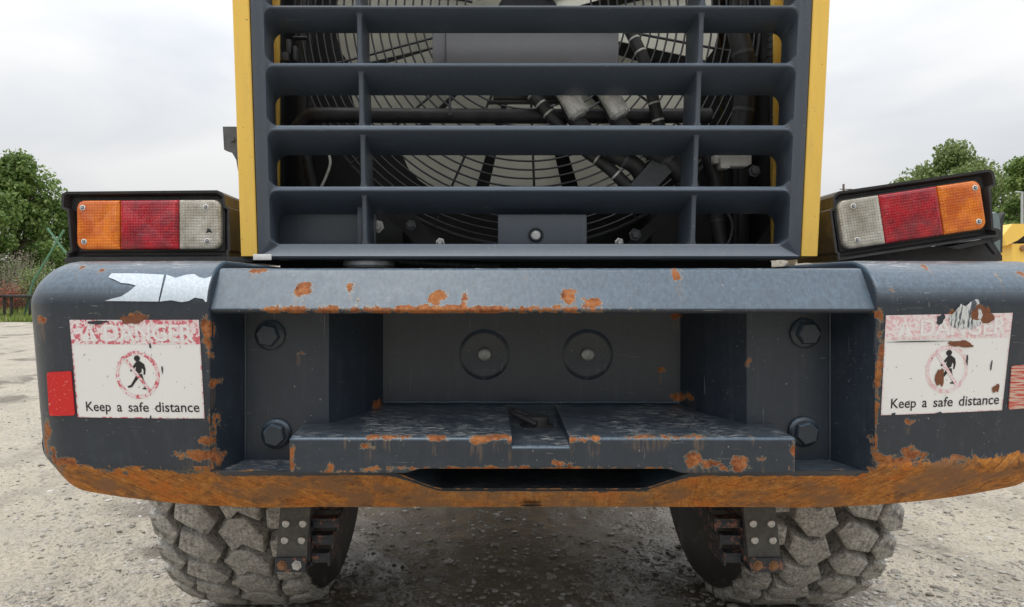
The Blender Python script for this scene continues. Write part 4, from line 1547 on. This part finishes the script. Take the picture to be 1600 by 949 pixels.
# ---------------------------------------------------------------- boarding ladders on rubber straps, inside the wheels
for s, px0, px1 in ((-1, 433, 480), (1, 1168, 1218)):
    D = 2.28
    xa, xb = P(px0, 830, D).x, P(px1, 830, D).x
    xm, wd = (xa + xb) / 2, xb - xa
    lean = 0.022 if s < 0 else -0.03
    st = MB()
    z1, z0 = 0.80, P(0, 884, D).z
    st.loft([[Vector((xm + lean * (z0 + 0.03 - z) / 0.3 * -1 + a * wd / 2, D + b * 0.008, z)) for a, b in ((-1, -1), (1, -1), (1, 1), (-1, 1))] for z in np.linspace(z1, z0, 10)], True, True, True)
    lad = st.build('boarding_ladder', M['strap'], loader, LO)
    lad['label'] = 'boarding ladder inside the left rear wheel' if s < 0 else 'boarding ladder inside the right rear wheel'
    shift = lambda z: xm + lean * (z - z0 - 0.03) / 0.3
    for py in (817, 843):
        for k in (-0.26, 0.30):
            z = P(0, py, D).z
            mb = MB()
            mb.lathe([(0.0115, 0.001), (0.0115, -0.004), (0.009, -0.006), (0.0055, -0.006), (0.005, -0.004), (0, -0.004)], (shift(z) + k * wd, D - 0.008, z), (0, 1, 0), 18)
            mb.build('rivet', M['zinc'], lad, LO)
    zc = P(0, 880, D).z
    cl = MB()
    cl.box((shift(zc), D - 0.014, zc), (wd * 1.02, 0.010, 0.045), 0.003)
    cl.box((shift(zc), D + 0.05, zc - 0.018), (wd * 1.02, 0.12, 0.008), 0.002)
    cl.build('clamp_plate', M['stepsteel'], lad, LO)
    for k in (-0.27, 0.22):
        mb = MB()
        v = (shift(zc) + k * wd, D - 0.019, zc)
        mb.lathe([(0.016, 0), (0.016, -0.002), (0.012, -0.003), (0.0115, -0.010), (0, -0.010)], v, (0, 1, 0), 6)
        mb.lathe([(0.006, -0.010), (0.006, -0.014), (0, -0.014)], v, (0, 1, 0), 10)
        mb.build('clamp_bolt', M['zinc' if (s < 0 and k > 0) else 'rustbolt'], lad, LO)
    # saw-toothed treads running forward from the strap, stepping up
    for q, (py, ex) in enumerate(((812, 42), (838, 34), (866, 28))):
        z = P(0, py, D + 0.04).z
        tr = MB()
        x_in = -s
        xs0 = xm + x_in * wd * 0.52
        xs1 = xs0 + x_in * ex * (D + 0.1) / F
        y0, y1 = D + 0.03, D + 0.42
        y1 = y0 + 0.17
        wd2 = abs(xs1 - xs0)
        tr.box(((xs0 + xs1) / 2, y0 + 0.022, z), (wd2, 0.044, 0.012), 0.003)
        tr.box(((xs0 + xs1) / 2, y1 - 0.022, z), (wd2, 0.044, 0.012), 0.003)
        tr.box(((xs0 + xs1) / 2, y0 + 0.003, z - 0.012), (wd2, 0.006, 0.024), 0.002)
        for xe in (xs0 + (xs1 - xs0) * 0.06, xs1):
            prof = [(y0, z - 0.004)]
            for i in range(7):
                yy = y0 + (y1 - y0) * i / 7
                prof += [(yy + 0.002, z + 0.008), (yy + 0.012, z + 0.008), (yy + 0.016, z - 0.004), (yy + 0.022, z - 0.004)]
            prof += [(y1, z - 0.034), (y0, z - 0.034)]
            t3 = tessellate_polygon([[Vector((a_, b_, 0)) for a_, b_ in prof]])
            l0 = [Vector((xe - 0.003, a_, b_)) for a_, b_ in prof]
            l1 = [Vector((xe + 0.003, a_, b_)) for a_, b_ in prof]
            nq = len(prof)
            tr.add(l0 + l1, [tuple(q_) for q_ in t3] + [tuple(nq + i for i in q_) for q_ in t3] + [(j, (j + 1) % nq, nq + (j + 1) % nq, nq + j) for j in range(nq)])
        tr.build('ladder_tread', M['stepsteel'], lad, LO)
    for dy in (0.028, 0.19):
        sr = MB()
        sr.box((xm - s * wd * 0.50, D + dy, (0.80 + zc) / 2), (0.012, 0.03, 0.80 - zc), 0.002)
        sr.build('side_rail', M['stepsteel'], lad, LO)

# ---------------------------------------------------------------- ground
def ground_z(x, y):
    f = max(0.0, min(1.0, (40 - y) / 30)) * max(0.0, min(1.0, (20 - abs(x)) / 12))
    if f <= 0: return 0.0
    v = Vector((x, y, 0))
    z = 0.035 * noise.noise(v * 0.7) + 0.018 * noise.noise(v * 2.3 + Vector((9, 1, 0)))
    if abs(x) < 8 and y < 16:
        z += 0.013 * noise.noise(v * 7) + 0.009 * noise.noise(v * 15) * max(0.2, 1 + noise.noise(v * 1.1))
        rut = math.exp(-((x + 1.75 - 0.10 * y) / 0.28) ** 2) + math.exp(-((x - 2.3 - 0.12 * y) / 0.28) ** 2)
        z -= 0.035 * rut * (0.8 + 0.4 * noise.noise(v * 3))
    return z * f


def axis(lo, hi, fine, a, b, g=1.16):
    out = list(np.arange(a, b + 1e-6, fine))
    st, x = fine, b
    while x < hi:
        st *= g
        x += st
        out.append(min(x, hi))
    st, x = fine, a
    while x > lo:
        st *= g
        x -= st
        out.insert(0, max(x, lo))
    return out


gx, gy = axis(-900, 900, 0.034, -4.2, 4.8), axis(-60, 1800, 0.032, 2.7, 8.5)
gv = [(x, y, ground_z(x, y)) for y in gy for x in gx]
nx = len(gx)
gf = [(j * nx + i, j * nx + i + 1, (j + 1) * nx + i + 1, (j + 1) * nx + i) for j in range(len(gy) - 1) for i in range(nx - 1)]
gme = bpy.data.meshes.new('ground')
gme.from_pydata(gv, [], gf)
gme.polygons.foreach_set('use_smooth', [True] * len(gme.polygons))


def puddle_nodes(t, p):
    """smooth wet hollows of their own irregular shape"""
    sx = t.n('ShaderNodeSeparateXYZ')
    t.put(sx.inputs[0], p)
    a = t.noise(t.mapping(p, (1.0, 0.8, 1)), 0.9, 4, 0.55, 0.3)
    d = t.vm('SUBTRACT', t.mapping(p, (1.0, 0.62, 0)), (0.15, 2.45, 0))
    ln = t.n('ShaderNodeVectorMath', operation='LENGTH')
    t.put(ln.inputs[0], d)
    mud = t.step(ln.outputs[1], 0.7, 1.55, 0.30, 0)      # wet mud under the machine, darkened further to carry its shade
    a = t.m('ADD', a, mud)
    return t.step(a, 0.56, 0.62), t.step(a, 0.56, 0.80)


def make_ground(name, lift=1.0, stones=True):
    m, t = mat(name)
    p = t.pos()
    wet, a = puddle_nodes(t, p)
    n1 = t.noise(p, 1.6, 5, 0.6)
    n2 = t.noise(p, 16, 5, 0.7)
    n3 = t.noise(p, 70, 4, 0.7)
    c = t.mix(t.step(n1, 0.3, 0.7), (0.52 * lift, 0.462 * lift, 0.37 * lift), (0.45 * lift, 0.412 * lift, 0.345 * lift))
    c = t.mix(t.step(n2, 0.42, 0.72, 0, 0.5), c, (0.28 * lift, 0.255 * lift, 0.215 * lift))
    c = t.mix(t.step(n3, 0.55, 0.75, 0, 0.5), c, (0.58 * lift, 0.56 * lift, 0.52 * lift))
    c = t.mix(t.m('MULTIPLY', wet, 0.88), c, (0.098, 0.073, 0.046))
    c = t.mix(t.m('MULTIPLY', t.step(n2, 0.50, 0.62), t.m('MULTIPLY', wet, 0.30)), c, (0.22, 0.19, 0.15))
    c = t.mix(t.step(t.noise(p, 130, 3, 0.75), 0.60, 0.68, 0, 0.6), c, (0.17, 0.152, 0.125))
    c = t.mix(t.step(t.vor(p, 48, 'F1'), 0.62, 0.80, 0, 0.45), c, (0.20, 0.18, 0.15))
    vz = t.vor(p, 26, 'SMOOTH_F1')
    vz2 = t.vor(p, 62, 'F1')
    dry = t.m('SUBTRACT', 1.0, t.m('MULTIPLY', a, 0.85))
    c = t.mix(t.m('MULTIPLY', t.step(t.noise(t.mapping(p, (0.9, 0.35, 1), (0, 0, 0.35)), 2.2, 4, 0.6), 0.5, 0.66, 0, 0.5), 1.0), c, (0.27, 0.24, 0.195))
    h = t.m('ADD', t.m('MULTIPLY', vz, -0.8), t.m('ADD', t.m('MULTIPLY', vz2, -0.35), t.m('MULTIPLY', n2, 1.3)))
    h = t.m('MULTIPLY', h, dry)
    rough = t.m('SUBTRACT', 0.9, t.m('MULTIPLY', wet, 0.5))
    t.bsdf(c, rough, 0, t.bump(h, 0.85, 0.03), 0.5)
    return m


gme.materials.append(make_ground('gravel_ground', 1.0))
ground = link(bpy.data.objects.new('ground', gme))
ground['kind'] = 'structure'

# loose stones: one mass, uncountable
def ico(sub):
    bm = bmesh.new()
    bmesh.ops.create_icosphere(bm, subdivisions=sub, radius=1)
    bm.verts.index_update()
    v = np.array([p.co[:] for p in bm.verts])
    f = np.array([[q.index for q in p.verts] for p in bm.faces])
    bm.free()
    return v, f


rng = np.random.default_rng(5)
icos = [ico(1), ico(2)]
V, Fc, base = [], [], 0


def stone(x, y, r, hi):
    global base
    v, f = icos[1 if hi else 0]
    q = v.copy()
    nz = rng.normal(0, 1, (3, 3)) * 0.25
    d = 1 + 0.22 * np.sin(q @ rng.normal(0, 2.2, 3) + rng.uniform(0, 6)) + 0.15 * np.sin(q @ rng.normal(0, 3.5, 3) + rng.uniform(0, 6))
    q = q * d[:, None]
    q = q * np.array([1.0, rng.uniform(0.6, 1.0), rng.uniform(0.25, 0.5)]) * r
    a = rng.uniform(0, 6.28)
    ca, sa = math.cos(a), math.sin(a)
    q = np.stack([q[:, 0] * ca - q[:, 1] * sa + x, q[:, 0] * sa + q[:, 1] * ca + y, q[:, 2] + ground_z(x, y) + r * 0.08], 1)
    V.append(q)
    Fc.append(f + base)
    base += len(v)


for _ in range(30000):
    y = 3.0 + 9.0 * rng.random() ** 1.7
    x = rng.uniform(-0.80, 0.80) * y
    cl = noise.noise(Vector((x * 1.3, y * 1.3, 3.1)))
    if cl < -0.15 and rng.random() < 0.75:
        continue
    r = 0.0035 + 0.0125 * rng.random() ** 3.4
    stone(x, y, r, r > 0.011)
for _ in range(700):
    y = rng.uniform(3.05, 6)
    x = rng.uniform(-0.6, 0.8) * y
    stone(x, y, 0.011 + 0.014 * rng.random() ** 2, True)
V = np.concatenate(V)
Fc = np.concatenate(Fc)
sm = bpy.data.meshes.new('gravel')
sm.vertices.add(len(V))
sm.vertices.foreach_set('co', V.astype(np.float32).ravel())
sm.loops.add(len(Fc) * 3)
sm.loops.foreach_set('vertex_index', Fc.ravel().astype(np.int32))
sm.polygons.add(len(Fc))
sm.polygons.foreach_set('loop_start', np.arange(0, len(Fc) * 3, 3, dtype=np.int32))
sm.polygons.foreach_set('use_smooth', np.zeros(len(Fc), dtype=bool))
sm.update(calc_edges=True)
sm.validate()
m_, t_ = mat('gravel_stone')
p_ = t_.pos()
isl = t_.n('ShaderNodeNewGeometry').outputs['Random Per Island']
c_ = t_.ramp(isl, [(0.0, (0.17, 0.155, 0.13)), (0.4, (0.30, 0.28, 0.245)), (0.8, (0.40, 0.38, 0.345)), (1.0, (0.58, 0.56, 0.53))])
c_ = t_.mix(t_.step(t_.noise(p_, 90, 4, 0.7), 0.4, 0.7, 0, 0.45), c_, (0.24, 0.22, 0.19))
t_.bsdf(c_, 0.8, 0, t_.bump(t_.noise(p_, 140, 4, 0.7), 0.5, 0.004))
sm.materials.append(m_)
gravel = link(bpy.data.objects.new('gravel', sm))
gravel['kind'] = 'stuff'

# grass verge beyond the yard
m_, t_ = mat('grass_soil')
p_ = t_.pos()
n_ = t_.noise(p_, 0.9, 5, 0.65)
t_.bsdf(t_.mix(t_.step(n_, 0.35, 0.65), (0.115, 0.165, 0.030), (0.20, 0.21, 0.075)), 0.9)
gs = MB()
gs.add([(-300, 31.5, 0.012), (300, 31.5, 0.012), (300, 600, 0.012), (-300, 600, 0.012)], [(0, 1, 2, 3)])
vg = gs.build('grass_verge', m_, smooth=0)
vg['kind'] = 'structure'
m_, t_ = mat('grass_blade')
isl = t_.n('ShaderNodeNewGeometry').outputs['Random Per Island']
t_.bsdf(t_.ramp(isl, [(0, (0.10, 0.17, 0.025)), (0.6, (0.18, 0.24, 0.04)), (1.0, (0.30, 0.29, 0.11))]), 0.7)
rr = np.random.default_rng(3)
ng = 26000
gxp = np.where(rr.random(ng) < 0.75, rr.uniform(-34, -18, ng), rr.uniform(20, 45, ng))
gyp = 31.6 + 26 * rr.random(ng) ** 1.6
hh = rr.uniform(0.06, 0.28, ng) * np.where(gyp > 40, 1.8, 1)
an = rr.uniform(0, 6.28, ng)
wv = 0.035
b0 = np.stack([gxp - wv * np.cos(an), gyp - wv * np.sin(an), np.zeros(ng)], 1)
b1 = np.stack([gxp + wv * np.cos(an), gyp + wv * np.sin(an), np.zeros(ng)], 1)
b2 = np.stack([gxp + rr.normal(0, 0.06, ng), gyp + rr.normal(0, 0.06, ng), hh], 1)
gv = np.stack([b0, b1, b2], 1).reshape(-1, 3)
me = bpy.data.meshes.new('grass')
me.from_pydata(gv.tolist(), [], np.arange(ng * 3).reshape(-1, 3).tolist())
me.materials.append(m_)
gro = link(bpy.data.objects.new('grass', me))
gro['kind'] = 'stuff'


# ---------------------------------------------------------------- trees, shrubs and the things beyond the yard
def leaf_mat(name, a, b, c):
    m, t = mat(name)
    isl = t.n('ShaderNodeNewGeometry').outputs['Random Per Island']
    nn = t.noise(t.pos(), 0.7, 3, 0.6)
    col = t.ramp(t.m('ADD', t.m('MULTIPLY', isl, 0.6), t.m('MULTIPLY', nn, 0.4)), [(0.15, a), (0.5, b), (0.85, c)])
    p = t.bsdf(col, 0.55)
    p.inputs['Subsurface Weight'].default_value = 0.0
    tr = t.n('ShaderNodeBsdfTranslucent')
    t.put(tr.inputs[0], col)
    mx = t.n('ShaderNodeMixShader')
    mx.inputs[0].default_value = 0.35
    t.t.links.new(p.outputs[0], mx.inputs[1])
    t.t.links.new(tr.outputs[0], mx.inputs[2])
    out = [n for n in t.t.nodes if n.bl_idname == 'ShaderNodeOutputMaterial'][0]
    t.t.links.new(mx.outputs[0], out.inputs[0])
    return m


M['leaf_mid'] = leaf_mat('leaves_mid_green', (0.065, 0.125, 0.030), (0.16, 0.25, 0.06), (0.30, 0.38, 0.125))
M['leaf_pale'] = leaf_mat('leaves_pale_green', (0.11, 0.16, 0.055), (0.20, 0.26, 0.085), (0.30, 0.36, 0.15))
M['leaf_dark'] = leaf_mat('leaves_dark_green', (0.018, 0.030, 0.012), (0.040, 0.058, 0.022), (0.07, 0.09, 0.035))  # darker than the other leaves, to dim the added wood in reflections
M['leaf_dry'] = leaf_mat('leaves_dry', (0.16, 0.15, 0.10), (0.26, 0.24, 0.17), (0.36, 0.33, 0.25))
M['leaf_red'] = leaf_mat('leaves_red', (0.22, 0.05, 0.035), (0.35, 0.09, 0.06), (0.42, 0.20, 0.13))
M['bark'] = simple('bark', (0.13, 0.10, 0.075), 0.9, 0, 0.4, 0.8, 8)


def tree(name, base, height, crown_r, clumps, nleaf, size, mk, label, cat, seed, group=None, trunk_r=0.25, crown0=0.25, gap=0.0, spread=1.0):
    rr = np.random.default_rng(seed)
    o = empty(name, base, label, cat, group)
    tk = MB()
    top = Vector((rr.uniform(-.3, .3), rr.uniform(-.3, .3), height * 0.75))
    tk.tube([(0, 0, -0.1), (0.05, 0, height * 0.2), top * 0.6, top], [trunk_r * 1.25, trunk_r, trunk_r * 0.7, trunk_r * 0.25], 10)
    cents = []
    for i in range(clumps):
        a = rr.uniform(0, 6.28)
        q = rr.random() ** 0.5
        zf = crown0 + (1 - crown0) * rr.random()
        w = math.sin(min(1, max(0.05, (1 - zf) / (1 - crown0) * 1.25)) * math.pi / 2) if zf > 0.5 else 0.75 + 0.25 * zf
        c = np.array([math.cos(a) * q * crown_r * w, math.sin(a) * q * crown_r * w * spread, height * (zf * 0.93)])
        cents.append((c, crown_r * rr.uniform(0.12, 0.30)))
        if i % 2 == 0:
            st = Vector((0, 0, height * rr.uniform(0.2, 0.6)))
            e = Vector(c.tolist())
            tk.tube([st, st.lerp(e, 0.55) + Vector((0, 0, 0.1 * height * 0.3)), e], [trunk_r * 0.35, trunk_r * 0.22, trunk_r * 0.06], 6)
    tk.build('trunk', M['bark'], o)
    per = nleaf // clumps
    P0 = []
    for c, r in cents:
        d = rr.normal(0, 1, (per, 3))
        d /= np.linalg.norm(d, axis=1)[:, None]
        rad = r * (0.35 + 0.75 * rr.random(per) ** 0.6)
        pts = c + d * rad[:, None] * np.array([1, 1, 0.8])
        P0.append(pts)
    pts = np.concatenate(P0)
    n = len(pts)
    s = size * rr.uniform(0.6, 1.4, n)
    u = rr.normal(0, 1, (n, 3)); u /= np.linalg.norm(u, axis=1)[:, None]
    v = rr.normal(0, 1, (n, 3)); v -= (u * v).sum(1)[:, None] * u; v /= np.linalg.norm(v, axis=1)[:, None]
    u *= s[:, None]; v *= (s * 0.55)[:, None]
    q = np.stack([pts - u, pts - v, pts + u, pts + v], 1).reshape(-1, 3)
    me = bpy.data.meshes.new('crown')
    me.from_pydata(q.tolist(), [], np.arange(n * 4).reshape(-1, 4).tolist())
    me.materials.append(M[mk])
    inst('crown', me, o, (0, 0, 0))
    return o


def gp_(px, D):
    return Vector(((px - CX) / F * D, D, 0))


tree('deciduous_tree', gp_(26, 58), 12.2, 5.6, 84, 26000, 0.17, 'leaf_mid', 'big rounded green tree behind the brush at the left edge', 'tree', 11, trunk_r=0.3, crown0=0.10)
tree('deciduous_tree', gp_(-70, 52), 11.0, 4.6, 40, 15000, 0.17, 'leaf_mid', 'second green tree mostly outside the left edge, behind the dry brush', 'tree', 12, trunk_r=0.28, crown0=0.10)
tree('deciduous_tree', gp_(120, 66), 9.6, 4.5, 40, 14000, 0.18, 'leaf_mid', 'lower green tree hidden partly by the left tail light', 'tree', 13, trunk_r=0.28, crown0=0.06)
tree('deciduous_tree', gp_(1488, 75), 16.4, 6.6, 46, 22000, 0.19, 'leaf_pale', 'pale airy tree rising above the right tail light', 'tree', 14, trunk_r=0.3, crown0=0.50)
tree('deciduous_tree', gp_(1600, 42), 9.2, 3.0, 50, 22000, 0.12, 'leaf_mid', 'dense green tree at the right edge behind the pole', 'tree', 15, trunk_r=0.2, crown0=0.12)
tree('deciduous_tree', gp_(1680, 46), 8.2, 3.0, 34, 11000, 0.14, 'leaf_mid', 'green tree outside the right edge next to the dense one', 'tree', 17, trunk_r=0.2, crown0=0.12)


# unseen trees added behind the viewer to darken reflections in the machine's paint
rr = np.random.default_rng(21)
nw = 9000
wxp = rr.uniform(-55, 55, nw)
wyp = -27 + rr.normal(0, 2.0, nw)
wzp = rr.random(nw) * (8.5 + 2.0 * np.sin(wxp * 0.35) + 1.2 * np.sin(wxp * 0.9 + 1))
u_ = rr.normal(0, 1, (nw, 3)); u_ /= np.linalg.norm(u_, axis=1)[:, None]
v_ = rr.normal(0, 1, (nw, 3)); v_ -= (u_ * v_).sum(1)[:, None] * u_; v_ /= np.linalg.norm(v_, axis=1)[:, None]
pw = np.stack([wxp, wyp, wzp], 1)
u_ *= 0.42; v_ *= 0.26
me = bpy.data.meshes.new('added_wood_screen')
me.from_pydata(np.stack([pw - u_, pw - v_, pw + u_, pw + v_], 1).reshape(-1, 3).tolist(), [], np.arange(nw * 4).reshape(-1, 4).tolist())
me.materials.append(M['leaf_dark'])
fw = link(bpy.data.objects.new('added_wood_screen', me))
fw['kind'] = 'stuff'


def twiggy(base, h, r, n, label, seed, mk='leaf_dry', leaves=900, size=0.06):
    rr = random.Random(seed)
    o = empty('dry_shrub', base, label, 'shrub')
    tw = MB()
    ends = []
    for _ in range(n):
        a, q = rr.uniform(0, 6.28), rr.random() ** 0.5 * r
        e = Vector((math.cos(a) * q, math.sin(a) * q, h * rr.uniform(0.5, 1.0)))
        m_ = e * 0.5 + Vector((rr.uniform(-.2, .2), 0, rr.uniform(0, .4)))
        tw.tube([(e.x * 0.2, e.y * 0.2, 0), m_, e, e + Vector((rr.uniform(-.5, .5) * r * .6, 0, -rr.uniform(0.1, 0.5)))], [0.03, 0.022, 0.014, 0.006], 5)
        ends += [m_, e]
    tw.build('twig', M['leaf_dry'] if mk == 'leaf_dry' else M['bark'], o)
    lf = MB()
    for _ in range(leaves):
        c = rr.choice(ends) + Vector((rr.gauss(0, .25), rr.gauss(0, .25), rr.gauss(0, .3)))
        c.z = max(0.05, c.z)
        u = Vector((rr.gauss(0, 1), rr.gauss(0, 1), rr.gauss(0, 1))).normalized() * size * rr.uniform(.6, 1.4)
        v = u.orthogonal().normalized() * size * 0.5
        lf.add([c - u, c - v, c + u, c + v], [(0, 1, 2, 3)])
    lf.build('foliage', M[mk], o, smooth=0)
    return o


twiggy(gp_(35, 46), 3.9, 1.5, 46, 'tall greyish dry shrub with bare drooping twigs at the left', 3)
twiggy(gp_(5, 44), 3.2, 1.2, 30, 'smaller grey dry shrub at the very left edge', 4)
twiggy(gp_(62, 43), 2.4, 1.0, 30, 'low green leafy shrub under the crossed green poles', 5, 'leaf_pale', 1800, 0.07)
twiggy(gp_(18, 42.5), 1.55, 1.2, 30, 'low reddish plants above the black trailer deck', 6, 'leaf_red', 1800, 0.05)
twiggy(gp_(20, 45), 1.9, 2.2, 40, 'grey green brush behind the reddish plants', 8, 'leaf_dry', 2500, 0.07)

# two crossed green steel poles
cpz = empty('crossed_poles', gp_(82, 38), 'two crossed green steel poles leaning behind the left tail light', 'poles')
M['green'] = simple('green_paint', (0.10, 0.22, 0.13), 0.6, 0, 0.3, 0.2, 5)
for a, b in (((100, 360), (52, 440)), ((74, 357), (112, 408))):
    p0, p1 = P(*a, 38) - cpz.location, P(*b, 38) - cpz.location
    mb = MB()
    mb.tube([p0, p1, Vector((p1.x + (p1.x - p0.x) * 0.3, 0, 0))], 0.06, 8)
    mb.build('pole', M['green'], cpz)
# black low trailer deck behind the verge
tr = empty('flatbed_trailer', gp_(0, 37), 'low black flatbed trailer deck on short legs standing on the grass at the left', 'trailer')
mb = MB()
z = P(0, 463, 37).z
mb.box((-0.8, 0, z), (5.6, 1.8, 0.12), 0.02)
mb.build('deck', M['black'], tr)
for px in (-60, -20, 21, 32, 60):
    mb = MB()
    mb.box(((px) / F * 37 , -0.7, z / 2), (0.09, 0.09, z), 0.01)
    mb.build('leg', M['black'], tr)
mb = MB()
mb.tube([((18) / F * 37, -0.8, 0.1), ((2) / F * 37, -0.85, z)], 0.03, 8)
mb.build('brace', M['bracket'], tr)
mb = MB()
mb.lathe([(0.25, -0.12), (0.62, -0.14), (0.68, -0.08), (0.68, 0.08), (0.62, 0.14), (0.25, 0.12)], P(-12, 442, 36) , (1, 0.4, 0), 32)
ty = mb.build('spare_tyre', M['casing'])
ty.data.transform(Matrix.Translation(-P(-12, 442, 36)))
ty.location = P(-12, 442, 36)
tag(ty, 'black tyre standing at the left edge above the trailer deck', 'tyre')

# light pole and neighbour machine at the right
po = empty('light_pole', gp_(1597, 33), 'grey lamp pole with a short arm in front of the dense tree', 'pole')
M['galv'] = simple('galvanised', (0.42, 0.44, 0.43), 0.5, 0.3, 0.15, 0.1, 6)
ztop = P(0, 300, 33).z
mb = MB()
mb.tube([(0, 0, 0), (0, 0, ztop)], 0.055, 10)
mb.build('shaft', M['galv'], po)
mb = MB()
mb.tube([(0.05, 0, ztop - 0.03), (-0.30, 0, ztop)], 0.035, 8)
mb.build('arm', M['galv'], po)
pp = empty('utility_pole', gp_(1318, 90), 'distant thin utility pole peeking over the inner end of the right tail light', 'pole')
mb = MB()
mb.tube([(0, 0, 0), (0, 0, P(0, 288, 90).z)], 0.13, 8)
mb.build('shaft', M['bark'], pp)
mb = MB()
mb.box((0.3, 0, P(0, 296, 90).z), (1.5, 0.1, 0.1), 0.01)
mb.build('crossarm', M['bark'], pp)

D = 11.0
nm = empty('parked_machine', gp_(1640, D), 'bright yellow machine parked behind the right end of the counterweight', 'machine')
o3 = nm.location
q = lambda pts: [(P(a, b, D).x - o3.x, P(a, b, D).z) for a, b in pts]
mb = MB()
mb.prism(q([(1567, 368), (1582, 350), (1760, 349), (1760, 366), (1606, 364), (1590, 376), (1572, 384)]), 0, 0.5)
mb.build('boom', M['yellow'], nm)
mb = MB()
mb.prism(q([(1583, 381), (1760, 380), (1760, 470), (1583, 470)]), 0.02, 1.6)
mb.build('body', M['yellow'], nm)
mb = MB()
mb.prism(q([(1590, 378), (1612, 364), (1750, 368), (1750, 380)]), 0.1, 0.4)
mb.build('recess', M['bay'], nm)
mb = MB()
mb.lathe([(0.045, -0.02), (0.045, 0.02)], Vector((P(1599, 388, D).x - o3.x, 0.0, P(1599, 388, D).z)), (0, 1, 0), 16)
mb.build('pin', M['rustbolt'], nm)
for sx in (1630, 1730):
    mb = MB()
    c_ = Vector((P(sx, 0, D).x - o3.x, 0.6, 0.45))
    mb.lathe([(0.2, -0.18), (0.42, -0.2), (0.45, -0.1), (0.45, 0.1), (0.42, 0.2), (0.2, 0.18)], c_, (1, 0, 0), 32)
    mb.build('wheel', M['casing'], nm)
D = 9.0
gl = empty('rounded_cab', gp_(1562, D), 'grey rounded cab glass and dark post just right of the askew tail light', 'cab')
o3 = gl.location
mb = MB()
mb.prism([(P(a, b, D).x - o3.x, P(a, b, D).z) for a, b in ((1551, 395), (1551, 334), (1556, 331), (1561, 338), (1563, 350), (1563, 395))], 0, 0.4)
M['glass'] = simple('cab_glass', (0.16, 0.20, 0.20), 0.15, 0, 0.3, 0.0, 6)
mb.build('glass', M['glass'], gl)
mb = MB()
mb.prism([(P(a, b, D).x - o3.x, P(a, b, D).z) for a, b in ((1561, 395), (1563, 350), (1568, 336), (1572, 331), (1569, 350), (1568, 395))], 0.02, 0.12)
mb.build('post', M['black'], gl)
mb = MB()
mb.box((0, 0.3, P(0, 395, D).z / 2), (0.16, 0.3, P(0, 395, D).z), 0.01)
mb.build('stand', M['black'], gl)
